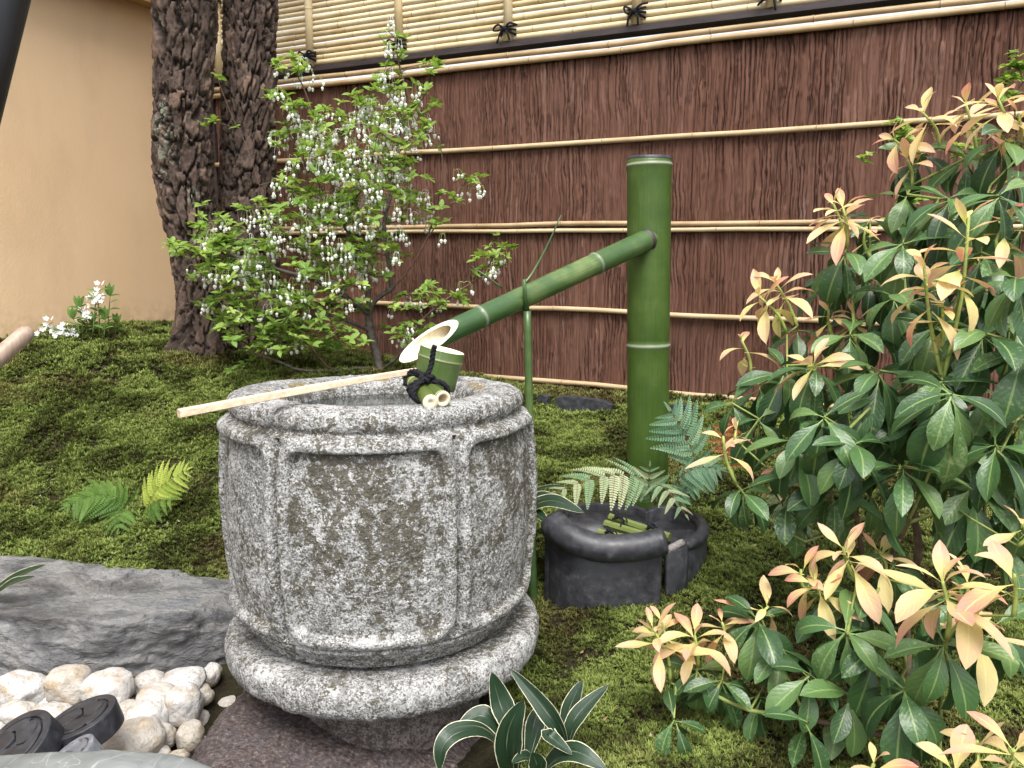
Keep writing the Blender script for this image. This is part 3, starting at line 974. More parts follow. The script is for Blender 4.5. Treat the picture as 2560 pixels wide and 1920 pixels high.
def pine(rows, Y, seed, label, lich=None, zt=3.6):
    """rows: (v, left u, right u) silhouette of the trunk in the photo at distance Y"""
    c, r = [], []
    for v, ul, ur in rows:
        a, b = P(ul, v, Y), P(ur, v, Y)
        c.append((a + b) / 2)
        r.append(np.linalg.norm(b - a) / 2)
    c, r = np.array(c), np.array(r)
    # carry on above the frame
    dz = zt - c[0, 2]
    d = (c[0] - c[1]) / (c[0, 2] - c[1, 2])
    c = np.vstack([[c[0] + d * dz * .6], c])
    c[0, 2] = zt
    r = np.concatenate([[r[0] * .8], r])
    o = np.argsort(c[:, 2])
    zz = np.linspace(c[:, 2].min() - .06, zt, 420)
    zs = c[o, 2]
    cx, cy, rr = (np.interp(zz, zs, q[o]) for q in (c[:, 0], c[:, 1], r))
    sm = lambda q: np.convolve(np.pad(q, 6, 'edge'), np.ones(13) / 13, 'valid')
    cx, cy, rr = sm(cx), sm(cy), sm(rr)
    z0 = c[:, 2].min()
    rr = rr + .028 * np.exp(-np.maximum(zz - z0, 0) / .05)
    n = 190
    th = np.linspace(0, 2 * np.pi, n, endpoint=False)
    TH, ZZ = np.meshgrid(th, zz)
    R = np.repeat(rr[:, None], n, 1)
    X, Yy = np.cos(TH) * .1, np.sin(TH) * .1
    wx = 1.1 * (fbm(X * 26, Yy * 26, ZZ * 16, seed, 4) - .5)
    wy = 1.1 * (fbm(X * 26, Yy * 26, ZZ * 16, seed + 40, 4) - .5)
    F1, F2, ID = worley3(X * 23 + wx, Yy * 23 + wy, ZZ * 11.5 + wx + wy, seed)
    G1, G2, ID2 = worley3(X * 52 + wx * 1.6, Yy * 52 + wy * 1.6, ZZ * 26 + wy * 1.5, seed + 7)
    e1 = sstep(.0, .09, F2 - F1 - .015)
    e2 = sstep(.0, .05, G2 - G1)
    fine = fbm(X * 160, Yy * 160, ZZ * 90, seed + 3, 3)
    lay = fbm(X * 50, Yy * 50, ZZ * 22, seed + 5, 3)
    H = -.022 + .011 * e1 + .009 * ID * e1 + .0022 * e2 * e1 + .0085 * (ID2 - .3) * e1 + .004 * (lay - .5) + .005 * (fine - .5) + .004 * np.round(lay * 7) / 7 * e1
    # broad flutes at the foot
    flut = np.exp(-np.maximum(ZZ - z0, 0) / .10)
    H = H + flut * .016 * np.cos(TH * 5 + seed)
    R = R + H
    v = np.stack([np.repeat(cx[:, None], n, 1) + R * np.cos(TH), np.repeat(cy[:, None], n, 1) + R * np.sin(TH), ZZ], -1).reshape(-1, 3)
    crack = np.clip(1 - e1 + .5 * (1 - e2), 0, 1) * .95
    cell = np.clip(.45 * ID + .6 * (ID2 - .1) * ID2 + .15 * fine, 0, 1)
    lc = np.zeros(R.shape)
    if lich:
        for (u_, v_, s_) in lich:
            p = P(u_, v_, Y - .08)
            dd = (v.reshape(R.shape + (3,)) - p) ** 2
            lc = np.maximum(lc, np.exp(-(dd[..., 0] + dd[..., 1] + dd[..., 2] * .5) / s_ ** 2))
    root = thing('pine_tree', (cx[0], cy[0], z0), label, 'tree', 'pine trunks by the wall')
    obj('trunk', v, grid_faces(n, len(zz), True), M['pine_bark'], root, attr={'cell': cell.ravel(), 'crack': crack.ravel(), 'lichen': lc.ravel() * (.2 + .42 * e1.ravel())})
    return root


pine([(0, 328, 464), (100, 338, 463), (180, 338, 456), (250, 334, 455), (340, 332, 457), (420, 345, 462), (480, 358, 470), (560, 372, 482), (640, 384, 490), (700, 386, 498), (742, 380, 506)],
     2.78, 5, 'pine trunk with pale lichen patches, standing nearest the ochre wall', lich=[(345, 270, .045), (365, 300, .05), (350, 240, .04), (352, 330, .04), (350, 380, .03), (368, 330, .04), (430, 250, .03), (415, 420, .03), (352, 60, .025)])
pine([(0, 486, 597), (100, 484, 595), (200, 482, 593), (300, 478, 593), (400, 475, 596), (470, 478, 598), (560, 482, 600), (660, 486, 602), (752, 482, 606)],
     2.98, 23, 'brown pine trunk between the lichened pine and the white flowered shrub')

# ---------------------------------------------------------------- moss
def moss_region(n, x0, x1, y0, y1, sc, seed):
    r = np.random.default_rng(seed)
    x, y = r.uniform(x0, x1, n), r.uniform(y0, y1, n)
    fr = (x * FN[0] + (y - 3.03) * FN[1]) > .012          # in front of the fence
    wl = ((x - C0[0]) * FD[0] + (y - C0[1]) * FD[1]) > .02    # right of the plaster wall
    ok = fr & wl & ~inside(x, y, BED)
    ok &= (np.abs(x) < .90 * y + .25)
    ok &= ((x + .218) ** 2 + (y - 1.3) ** 2 > .2 ** 2)
    dens = fbm(x * 22, y * 22, 0, 77, 3)
    ok &= (r.uniform(0, 1, n) < sstep(.20, .42, dens) * .72 + .28)
    x, y, dens = x[ok], y[ok], dens[ok]
    n = len(x)
    z = ground_z(x, y) - .002
    hgt = (.5 + .9 * dens) * sc
    val = np.clip(.58 * sstep(.3, .66, fbm(x * 13, y * 13, 0, 81, 4)) + .62 * (r.uniform(0, 1, n) - .38) + .18, 0, 1)
    m = 6
    az = r.uniform(0, 6.283, (n, 1)) + np.arange(m) * (6.283 / m) + r.uniform(-.4, .4, (n, m))
    el = np.radians(r.uniform(5, 68, (n, m)))
    L = (.0092 * hgt)[:, None] * r.uniform(.7, 1.25, (n, m))
    lift = (.007 * hgt)[:, None] * r.uniform(.2, 1.5, (n, 1))
    c = np.stack([x, y, z], -1)[:, None, :] + np.stack([0 * lift, 0 * lift, lift], -1)
    d = np.stack([np.cos(az) * np.cos(el), np.sin(az) * np.cos(el), np.sin(el)], -1)
    s = np.stack([-np.sin(az), np.cos(az), 0 * az], -1) * (.0019 * sc)
    tip = c + d * L[..., None]
    tri = np.stack([c + s - d * .001, c - s - d * .001, tip], 2)      # n, m, 3, 3
    vv = np.clip(val[:, None] + r.uniform(-.12, .12, (n, m)), 0, 1)
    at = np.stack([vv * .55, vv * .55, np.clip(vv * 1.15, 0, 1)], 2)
    return tri.reshape(-1, 3), at.ravel()


mv, ma = [], []
for a in [(215000, -1.7, 1.75, .62, 1.75, 1.0, 1), (170000, -2.3, 2.2, 1.75, 2.45, 1.2, 2), (160000, -2.6, 2.4, 2.45, 4.0, 1.5, 3)]:
    v, a_ = moss_region(*a)
    mv.append(v)
    ma.append(a_)
mv, ma = np.concatenate(mv), np.concatenate(ma)
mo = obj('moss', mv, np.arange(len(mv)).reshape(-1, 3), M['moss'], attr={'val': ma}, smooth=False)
tag(mo, 'green and brown star moss covering the garden ground', 'moss', kind='stuff')
print('moss tris', len(mv) // 3)
# ---------------------------------------------------------------- stone water basin
TX, TY = -.218, 1.30
R_TAB = np.array([(.428, .220), (.434, .2255), (.440, .231), (.448, .2365), (.4545, .2395), (.459, .2415), (.48, .2455), (.55, .2530), (.63, .2555), (.70, .2515), (.745, .2465), (.7575, .2435),
                  (.7605, .236), (.7635, .2305), (.767, .2310), (.770, .2335), (.776, .2355), (.783, .2355), (.789, .2325), (.794, .2265), (.797, .219), (.7985, .211)])


def stone_noise(x, y, z, k=1.0):
    return k * (.0038 * (fbm(x * 22, y * 22, z * 22, 101, 3) - .5) + .0036 * (fbm(x * 75, y * 75, z * 75, 103, 3) - .5) + .0030 * (fbm(x * 210, y * 210, z * 210, 105, 2) - .5))


BASIN = thing('water_basin', (TX, TY, .41), 'round granite water basin with carved framed panels and bamboo ladle on its rim', 'basin')
n = 760
zs = np.concatenate([np.linspace(.428, .7985, 250)])
rs = np.interp(zs, R_TAB[:, 0], R_TAB[:, 1])
# rim crown, inner wall and floor
inn = np.array([(.208, .7992), (.198, .7988), (.188, .7975), (.178, .7955), (.170, .793), (.163, .7895), (.158, .784), (.155, .777), (.153, .765), (.151, .745), (.147, .72), (.138, .70), (.11, .685), (.06, .68), (.001, .679)])
it = np.linspace(0, 1, 46) ** 1.0
il = np.concatenate([[0], np.cumsum(np.hypot(np.diff(inn[:, 0]), np.diff(inn[:, 1])))])
inn2 = np.stack([np.interp(it * il[-1], il, inn[:, 0]), np.interp(it * il[-1], il, inn[:, 1])], -1)
low = np.array([(.001, .411), (.15, .411), (.205, .414), (.218, .420)])
PR = np.concatenate([low[:, 0], rs, inn2[:, 0]])
PZ = np.concatenate([low[:, 1], zs, inn2[:, 1]])
th = np.linspace(0, 2 * np.pi, n, endpoint=False)
TH, RR = np.meshgrid(th, PR)
ZZ = np.repeat(PZ[:, None], n, 1)
outer = np.zeros(len(PR), bool)
outer[len(low):len(low) + len(zs)] = True
PHI0 = math.radians(-85.4)
ph = (TH - PHI0 + math.pi / 6) % (math.pi / 3) - math.pi / 6
pid = np.floor((TH - PHI0 + math.pi / 6) / (math.pi / 3)).astype(int) % 6
wob = .0022 * (fbm(TH * 9, ZZ * 40, 0, 111, 3) - .5)
sg = (math.pi / 6 - np.abs(ph)) * RR + wob
d = np.minimum(sg - .0035, np.minimum(.7575 - ZZ, ZZ - .4565) + wob)
# rounded corners of the inner frame
inpan = (ZZ > .4565) & (ZZ < .7575) & outer[:, None]
dx = np.maximum(.036 - (sg - .0035), 0)
dz = np.maximum(.036 - np.minimum(.7575 - ZZ, ZZ - .4565), 0)
drd = .036 - np.hypot(dx, dz)
drd = np.where((dx > 0) & (dz > 0), drd, d)
relief = np.zeros(TH.shape)
groove = 1 - sstep(.0018, .0050, sg)
relief += -.0135 * groove * sstep(.4565, .462, ZZ) * (1 - sstep(.752, .759, ZZ))
ridge = .0050 * np.sin(np.clip((drd - .0) / .0175, 0, 1) * math.pi) ** .7
recess = sstep(.0155, .0200, drd) * .0095
relief += np.where(inpan, ridge - recess, 0)
relief += -.0035 * np.exp(-((ZZ - .4525) / .0018) ** 2) * outer[:, None]
X, Y = RR * np.cos(TH), RR * np.sin(TH)
nz_ = stone_noise(X, Y, ZZ, np.where(RR < .14, .5, .72))
steep = np.gradient(PZ) / (np.hypot(np.gradient(PR), np.gradient(PZ)) + 1e-9)
R2 = RR + (relief + nz_) * np.where(outer, 1, .0)[:, None] + np.where(outer, 0, 1)[:, None] * nz_ * np.abs(steep)[:, None] * -1
R2 = np.maximum(R2, .0005)
Z2 = ZZ + np.where((PZ > .79), 1, 0)[:, None] * nz_ * .9 + .004 * np.where((PZ > .76), 1, 0)[:, None] * (fbm(X * 5, Y * 5, 0, 113, 2) - .5)
Z2 = Z2 - .013 * sstep(-.12, .22, R2 * np.sin(TH)) * sstep(.70, .775, ZZ) * (RR > .1)      # the rim is worn lower at the back
v = np.stack([TX + R2 * np.cos(TH), TY + R2 * np.sin(TH), Z2], -1)
big = .36 * fbm(X * 7, Y * 7, ZZ * 5, 121, 4) + .64 * fbm(X * 26, Y * 26, ZZ * 17, 125, 4)
dirt_and_dark = .85 * sstep(.42, .58, big)
pan_in = inpan & (drd > .0185)
dirt_and_dark = dirt_and_dark * np.where(pan_in, 1.15, .70)
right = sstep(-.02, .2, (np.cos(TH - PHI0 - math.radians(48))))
dirt_and_dark += np.where(pan_in, .10 + .30 * right * sstep(.5, .72, ZZ), 0)
dirt_and_dark += .55 * groove * inpan + .45 * np.exp(-((ZZ - .7625) / .004) ** 2) * outer[:, None] * (.4 + fbm(TH * 4, 0, 0, 3, 2))  # darker in the grooves between panels and below the rim
dirt_and_dark += np.where(inpan, .5 * np.exp(-((drd - .0200) / .003) ** 2) * (.3 + big), 0)
dirt_and_dark += .35 * sstep(.455, .43, ZZ) * outer[:, None]
dirt_and_dark = dirt_and_dark * np.where(PZ > .792, .35, 1)[:, None]
dirt_and_dark += np.where((RR < .16) & (ZZ < .785), .45, 0)
rust = np.exp(-((RR - .172) / .012) ** 2) * (ZZ > .785) * sstep(.46, .6, fbm(TH * 3, 0, 0, 131, 3)) * .75
obj('bowl', v.reshape(-1, 3), grid_faces(n, len(PR), True), M['granite'], BASIN, attr={'stain': dirt_and_dark.ravel(), 'rust': rust.ravel()})
# water in the basin
v, f = lathe((TX, TY, 0), [(.0005, .757), (.05, .757), (.1, .757), (.1535, .757)], 64)
wt = obj('water', v, f, M['water'])
tag(wt, 'still water in the stone basin', kind='structure')


def stone_lathe(prof, n, c, seed, wob=.004, k=1.0, m=110):
    prof = np.array(prof)
    l = np.concatenate([[0], np.cumsum(np.hypot(*np.diff(prof, axis=0).T))])
    s = np.linspace(0, l[-1], m)
    pr, pz = np.interp(s, l, prof[:, 0]), np.interp(s, l, prof[:, 1])
    for _ in range(3):
        pr[1:-1] = (pr[:-2] + 2 * pr[1:-1] + pr[2:]) / 4
        pz[1:-1] = (pz[:-2] + 2 * pz[1:-1] + pz[2:]) / 4
    th = np.linspace(0, 2 * np.pi, n, endpoint=False)
    TH, R = np.meshgrid(th, pr)
    Z = np.repeat(pz[:, None], n, 1)
    X, Y = R * np.cos(TH), R * np.sin(TH)
    nz = stone_noise(X + seed, Y, Z, k)
    w_ = wob * (fbm(np.cos(TH) * 1.6 + seed, np.sin(TH) * 1.6, Z * 6, seed, 3) - .5) * 2
    nr = np.gradient(pz)
    nn = np.gradient(pr)
    q = np.hypot(nr, nn) + 1e-9
    R2 = np.maximum(R + (nz + w_) * (nr / q)[:, None], 0.0005)
    Z2 = Z - (nz + w_ * .4) * (nn / q)[:, None]
    return np.stack([c[0] + R2 * np.cos(TH), c[1] + R2 * np.sin(TH), Z2], -1), grid_faces(n, m, True), TH, R, Z


v, f, TH, R, Z = stone_lathe([(.001, .352), (.2, .352), (.244, .353), (.255, .358), (.2605, .368), (.262, .384), (.260, .397), (.253, .406), (.240, .410), (.21, .409), (.1, .409), (.001, .409)], 560, (TX + .004, TY), 41)
st = .45 * sstep(.46, .62, fbm(np.cos(TH) * 3, np.sin(TH) * 3, Z * 20, 141, 4)) * .8
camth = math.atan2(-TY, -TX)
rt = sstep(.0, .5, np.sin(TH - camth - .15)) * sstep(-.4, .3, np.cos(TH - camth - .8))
st += (.8 * rt + .25) * sstep(.247, .232, R) * (Z > .38) * (.5 + .6 * fbm(TH * 8, R * 60, 0, 7, 2))  # disc top darker around the basin foot, most on the right
st += .4 * sstep(.372, .352, Z)  # darker toward the underside
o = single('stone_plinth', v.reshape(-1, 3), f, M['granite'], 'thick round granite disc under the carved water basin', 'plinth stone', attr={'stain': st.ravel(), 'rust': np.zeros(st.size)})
v, f, TH, R, Z = stone_lathe([(.001, .19), (.15, .19), (.158, .22), (.160, .26), (.158, .31), (.152, .351), (.001, .351)], 260, (TX + .0, TY - .01), 57, .006, 1.2, 50)
o = single('foundation_stone', v.reshape(-1, 3), f, M['granite_dark'], 'dark drum shaped stone between the round disc and the reddish rock', 'stone',
           attr={'stain': (.35 + .3 * fbm(TH * 3, Z * 20, 0, 8, 3)).ravel(), 'rust': np.zeros(R.size)})


# ---------------------------------------------------------------- rocks
def sphere_dirs(nu, nv):
    u = np.linspace(0, 2 * np.pi, nu, endpoint=False)
    t = np.linspace(0.0, np.pi, nv)
    T, U = np.meshgrid(t, u, indexing='ij')
    return np.stack([np.sin(T) * np.cos(U), np.sin(T) * np.sin(U), -np.cos(T)], -1)


def rock(c, planes, nu=200, nv=130, p=14, rough=.012, fine=.004, strata=0.0, seed=1):
    """angular rock: planes = [(normal, distance)], softened, with broken relief"""
    D = sphere_dirs(nu, nv)
    acc = 0
    for nrm, dist in planes:
        nrm = np.array(nrm, float)
        nrm /= np.linalg.norm(nrm)
        acc = acc + np.maximum((D @ nrm) / dist, 0) ** p
    r = acc ** (-1.0 / p)
    q = D * r[..., None]
    a = fbm(q[..., 0] * 6 + seed, q[..., 1] * 6, q[..., 2] * 9, seed, 4)
    b = 1 - np.abs(2 * fbm(q[..., 0] * 14, q[..., 1] * 14 + seed, q[..., 2] * 22, seed + 3, 4) - 1)
    e = fbm(q[..., 0] * 60, q[..., 1] * 60, q[..., 2] * 60, seed + 5, 3)
    r = r + rough * ((a - .5) * 2.2 + (b - .6) * .9) + fine * (e - .5) * 2
    if strata:
        h = q[..., 2] * 40 + 3 * fbm(q[..., 0] * 5, q[..., 1] * 5, 0, seed + 9, 3) + q[..., 0] * 12
        r = r + strata * (np.abs((h % 1) - .5) - .25)
    q = D * r[..., None] + np.array(c)
    return q.reshape(-1, 3), grid_faces(nu, nv, True)


# big grey boulder on the left
bc = (-.86, 1.62, .24)
v, f = rock(bc, [((.03, .05, 1), .098), ((.1, .35, 1), .105), ((-.10, -1, .16), .232), ((.45, -1, .05), .262), ((-.5, -1, .3), .262), ((.1, -1, -.25), .245), ((-1, -.45, .2), .34), ((1, -.1, .1), .46), ((1, .5, 0), .46),
                 ((0, 1, .15), .19), ((-.5, 1, .2), .24), ((0, 0, -1), .14), ((.9, -1, -.4), .37), ((-.55, -.3, 1), .235), ((.6, 0, 1), .22)], 420, 280, 44, .018, .005, .007, 3)
single('grey_boulder', v, f, M['slate'], 'big angular blue grey boulder lying left of the stone basin', 'boulder')
v, f = rock((-.345, 1.40, .215), [((0, 0, 1), .055), ((-.6, -.8, .6), .13), ((1, -.3, .3), .14), ((-1, .2, .2), .12), ((0, 1, 0), .14), ((.3, -1, .1), .11), ((0, 0, -1), .1)], 150, 90, 16, .008, .003, .003, 12)
single('dark_boulder', v, f, M['slate'], 'dark cracked rock wedged between the grey boulder and the stone basin', 'boulder')
# the mossy reddish rock that carries the basin
v, f = rock((-.19, 1.15, .14), [((.22, .0, 1), .112), ((-1, -.15, .75), .31), ((-1, -.4, .1), .33), ((0, -1, .25), .33), ((1, -.4, .3), .25), ((1, .3, .2), .33), ((0, 1, .2), .34), ((-1, .5, .3), .30), ((0, 0, -1), .12), ((-.7, -.9, .5), .34)],
            300, 190, 14, .014, .006, 0, 8)
single('reddish_rock', v, f, M['red_rock'], 'low reddish brown rock carrying the round stones of the basin', 'rock')
# the pale slab at the lower edge of the view
v, f = rock((-.45, .66, .318), [((0, .04, 1), .105), ((0, .5, 1), .195), ((0, 1, .15), .275), ((.6, 1, .1), .25), ((-.7, 1, .1), .33), ((1, 0, .3), .27), ((-1, 0, .2), .45), ((0, -1, .2), .3), ((0, 0, -1), .1), ((.5, .5, 1), .20)],
            200, 120, 18, .008, .002, 0, 21)
single('pale_slab', v, f, M['slab'], 'pale grey green flat stone with white veins along the bottom edge', 'stone slab')

# cobbles
COB = [  # u, v, width, height, lean, label
    (48, 1494, 112, 78, .2, 'broad tan cobble at the left, under the grey boulder'),
    (148, 1484, 98, 92, 0, 'tall bright white cobble standing against the grey boulder'),
    (234, 1494, 108, 84, -.1, 'tan grained cobble in the middle, right of the tall white one'),
    (97, 1519, 46, 42, 0, 'small white cobble wedged below the tall white one'),
    (38, 1538, 84, 42, .1, 'flat white cobble between the broad tan one and the roof tile ends'),
    (322, 1482, 70, 58, 0, 'speckled beige cobble left of the oval buff one'),
    (396, 1472, 100, 52, -.15, 'oval buff cobble lying on others beside the dark rock'),
    (456, 1458, 42, 52, .3, 'rough brown white stone tucked against the plinth disc'),
    (345, 1508, 92, 58, .1, 'bluish white cobble under the speckled beige one'),
    (394, 1526, 82, 92, .1, 'egg shaped white cobble leaning on the reddish rock'),
    (322, 1545, 88, 74, 0, 'creamy cobble with a brown underside, centre of the heap'),
    (272, 1545, 60, 66, 0, 'rusty beige cobble right behind the upright roof tile end'),
    (285, 1602, 136, 92, -.15, 'large angular white cobble in front, beside the grey tile piece'),
    (352, 1592, 56, 56, 0, 'small grey white cobble right of the large angular one'),
    (348, 1628, 40, 32, 0, 'tiny pebble above the pale slab edge'),
    (112, 1548, 92, 48, .1, 'white cobble half hidden behind the roof tile ends'),
    (12, 1462, 52, 26, 0, 'flat grey cobble at the left edge beside the moss'),
    (412, 1590, 60, 60, 0, 'shaded cobble low against the reddish rock'),
    (432, 1500, 56, 44, .2, 'small buff cobble between the oval one and the reddish rock'),
    (385, 1642, 50, 40, 0, 'grey pebble beside the slab end and the reddish rock'),
    (300, 1660, 70, 50, 0, 'white cobble mostly hidden behind the pale slab edge'),
    (215, 1560, 64, 50, 0, 'pale cobble under the tilted right roof tile end')]
ico = None


def cobble(c, sx, sy, sz, rot, seed, nm, label, grp='river cobbles beside the basin', mat='cobble'):
    D = sphere_dirs(40, 26)
    r = 1 + .46 * (fbm(D[..., 0] * 1.3 + seed, D[..., 1] * 1.3, D[..., 2] * 1.3, seed, 2) - .5) + .10 * (fbm(D[..., 0] * 4 + seed, D[..., 1] * 4, D[..., 2] * 4, seed, 3) - .5)
    q = D * r[..., None]
    # squarish shoulders
    q = np.sign(q) * np.abs(q) ** .84
    q = q * np.array([sx, sy, sz])
    ca, sa = math.cos(rot), math.sin(rot)
    q = np.stack([q[..., 0] * ca - q[..., 2] * sa, q[..., 1], q[..., 0] * sa + q[..., 2] * ca], -1)
    return single(nm, (q + np.array(c)).reshape(-1, 3), grid_faces(40, 26, True), M[mat], label, 'cobble', grp)


for i, (u, v_, w_, h_, rot, lab) in enumerate(COB):
    # distance from the height at which the heap lies
    hz = .225 + .02 * (w_ > 80)
    Yb = 1.3
    for _ in range(8):
        Yb += (P(u, v_, Yb)[2] - hz) * .9
    Yb = float(np.clip(Yb, 1.02, 1.42))
    c = P(u, v_, Yb)
    sx = w_ / 2 / 1740 * Yb * 1.04
    sz = h_ / 2 / 1740 * Yb * 1.06
    cobble(c, sx, (sx + sz) / 2, sz, -rot, i * 3 + 1, 'cobble', lab, mat='cobble')
# more of the same heap, further down and behind
rb = np.random.default_rng(5)
mb = MB()
for i in range(150):
    x, y = rb.uniform(-1.25, -.52), rb.uniform(.85, 1.40)
    s_ = rb.uniform(.014, .030)
    D = sphere_dirs(20, 13)
    r_ = 1 + .35 * (fbm(D[..., 0] * 1.4 + i, D[..., 1] * 1.4, D[..., 2] * 1.4, i, 2) - .5)
    mb.add((D * r_[..., None] * np.array([s_ * 1.2, s_, s_ * .8]) + np.array([x, y, rb.uniform(.178, .198)])).reshape(-1, 3), grid_faces(20, 13, True))
tag(mb.build('pebbles', M['cobble'], None), 'small pebbles filling the gaps under the cobbles', kind='stuff')


# ---------------------------------------------------------------- roof tile ends with the three comma crest
def disc_frame(nrm, xh):
    z = np.array(nrm, float)
    z /= np.linalg.norm(z)
    x = np.array(xh, float)
    x = x - z * x.dot(z)
    x /= np.linalg.norm(x)
    return np.stack([x, np.cross(z, x), z], 1)


def comma_outline(n=34):
    """one comma: round head, tail sweeping along the rim"""
    pts = []
    hc, hr = np.array([.40, .02]), .375
    # outer edge: head round to tail tip, then inner edge back
    for a in np.linspace(-150, 60, 18):
        pts.append(hc + hr * np.array([math.cos(math.radians(a)), math.sin(math.radians(a))]))
    for a in np.linspace(32, 128, 14):
        pts.append(.80 * np.array([math.cos(math.radians(a)), math.sin(math.radians(a))]))
    for a in np.linspace(120, 62, 10):
        rr = np.interp(a, [62, 120], [.46, .72])
        pts.append(rr * np.array([math.cos(math.radians(a)), math.sin(math.radians(a))]))
    return np.array(pts)


def tile_end(c, nrm, xh, r, th_, label, mat, spin=0.0):
    R = disc_frame(nrm, xh)
    c = np.array(c, float)
    root = thing('roof_tile_end', c - R[:, 2] * th_, label, 'roof tile', 'round roof tile ends among the cobbles')
    prof = [(.001, -th_), (r * .96, -th_), (r * .99, -th_ * .97), (r, -th_ * .9), (r, -.003), (r * .997, -.0015), (r * .985, -.0002), (r * .97, .0), (r * .96, .0), (r * .815, .0), (r * .80, .0), (r * .797, -.0005), (r * .79, -.004), (r * .785, -.0045), (r * .77, -.0045), (r * .4, -.0045), (.001, -.0045)]
    v, f = lathe((0, 0, 0), prof, 64)
    obj('tile_body', v @ R.T + c, f, M[mat], root)
    o = comma_outline() * r * .93
    for k in range(3):
        a = spin + k * 2.0944
        q = np.stack([o[:, 0] * math.cos(a) - o[:, 1] * math.sin(a), o[:, 0] * math.sin(a) + o[:, 1] * math.cos(a)], -1)
        m = len(q)
        cen = q[:17].mean(0)
        ins = q * .97 + cen * .03
        vv = np.concatenate([np.c_[q, np.full(m, -.0048)], np.c_[q, np.full(m, .0000)], np.c_[ins, np.full(m, .0012)]])
        ff = [grid_faces(m, 3, True), np.array([list(range(2 * m, 3 * m))])]
        obj('comma_crest', vv @ R.T + c, ff, M[mat], root, smooth=False)
    return root


tile_end(P(172, 1548, 1.085), (-.27, -.08, .95), (.9, .2, .3), .051, .034, 'dark round roof tile end with comma crest, tilted, right one of the pair', 'tile', 2.6)
tile_end(P(26, 1608, 1.02), (-.34, -.36, .87), (.9, .3, .3), .055, .034, 'dark round roof tile end with comma crest cut by the left edge', 'tile', .4)
tile_end(P(150, 1628, 1.0), (-.45, -.15, .9), (.9, .2, .3), .034, .03, 'small worn grey tile end with crest in front of the dark pair', 'tile_grey', 1.2)


# ---------------------------------------------------------------- bamboo water spout: post and pipe
POST_Y = 1.85
pt_, pb_ = P(1402.5, 345, POST_Y), P(1399.5, 1095, POST_Y)
pb_[2] -= .05
FOUNT = thing('bamboo_fountain', pb_, 'thick green bamboo post with slanting bamboo spout pouring toward the basin', 'fountain')
L = np.linalg.norm(pt_ - pb_)
r_t, r_b = 46.3 / 1740 * POST_Y, 43.5 / 1740 * POST_Y * 1.02
zn = np.linalg.norm(P(1400, 745, POST_Y) - pb_)
v, f, uv, val = culm(pb_, pt_, r_b, r_t, [zn, L - .012], n=40, step=.06, ridge=1.055, rw=.0085)
obj('post', v, f, M['bamboo_green'], FOUNT, uv=uv, attr={'val': val * .8})
v, f = lathe(pt_, [(r_t * 1.0, -.001), (r_t * 1.0, .004), (r_t * .93, .006), (r_t * .90, .0045), (r_t * .4, .0035), (.0005, .003)], 40)
obj('post_cap', v, f, M['tile'], FOUNT)
hole = P(1394, 520, POST_Y - r_t * .80)
tip = P(868, 764, 1.36)
ax = tip - hole
LS = np.linalg.norm(ax)
ax = ax / LS
r0, r1 = 23.0 / 1740 * 1.80, 24.0 / 1740 * 1.40
nl = [np.linalg.norm(P(u, v_, y) - hole) for u, v_, y in [(1265, 572, 1.72), (1037, 658, 1.47)]]
N = 36
side = np.cross(ax, [0, 0, 1])
side /= np.linalg.norm(side)
upv = np.cross(side, ax)
if upv[2] < 0:
    upv = -upv
cutdir = upv * math.cos(math.radians(38)) + np.array([side[0], side[1], side[2]]) * math.sin(math.radians(38)) * (-1 if side[1] > 0 else 1)
cutdir /= np.linalg.norm(cutdir)
B2 = np.cross(ax, cutdir)
th = np.linspace(0, 2 * np.pi, N, endpoint=False)
ss = list(np.linspace(-.02, LS - .125, 26))
for q in nl:
    ss += [q + d_ * .007 for d_ in (-2.2, -1, -.45, -.12, .2, .7, 1.6)]
ss = np.array(sorted(ss))


def rad_s(s, inner=False):
    r = r0 + (r1 - r0) * s / LS
    if inner:
        return r * .76
    for q in nl:
        d_ = (s - q) / .007
        r = r * (1 + .075 * np.exp(-(d_ / .45) ** 2) + .03 * np.exp(-((d_ + 1) / .8) ** 2) - .03 * np.exp(-((d_ - .7) / .35) ** 2))
    return r


CUT = .122


def ring(s, r):
    return hole + ax * np.asarray(s)[:, None] + np.asarray(r)[:, None] * (np.cos(th)[:, None] * cutdir + np.sin(th)[:, None] * B2)


rows, vals, uvs = [], [], []
for s in ss:
    rows.append(ring(np.full(N, s), np.full(N, rad_s(s))))
    vals.append(np.full(N, max([math.exp(-(((s - q) / .007 - .05) / .35) ** 2) for q in nl])))
    uvs.append(np.stack([th / 6.283, np.full(N, s)], -1))
for k in range(1, 9):
    e = LS - CUT * (1 + np.cos(th)) / 2
    s = ss[-1] + (e - ss[-1]) * k / 8
    rows.append(ring(s, np.vectorize(rad_s)(s)))
    vals.append(np.zeros(N))
    uvs.append(np.stack([th / 6.283, s], -1))
obj('spout', np.concatenate(rows), grid_faces(N, len(rows), True), M['bamboo_deep'], FOUNT, uv=np.concatenate(uvs), attr={'val': np.concatenate(vals) * .5})
e = LS - CUT * (1 + np.cos(th)) / 2
ri_ = np.vectorize(rad_s)(e)
# inner hollow is cut along the same slope
ei = LS - CUT * (1 + np.cos(th) * .74) / 2
obj('cut_face', np.concatenate([ring(e, ri_), ring(ei, ri_ * .74)]), grid_faces(N, 2, True), M['bamboo_cut'], FOUNT, smooth=False)
rows = [ring(ei + (nl[1] + .004 - ei) * k / 6.0, ri_ * .74) for k in range(7)]
rows.append(ring(np.full(N, nl[1] + .004), ri_ * .05))
obj('spout_hollow', np.concatenate(rows), grid_faces(N, len(rows), True), M['bamboo_cut'], FOUNT)
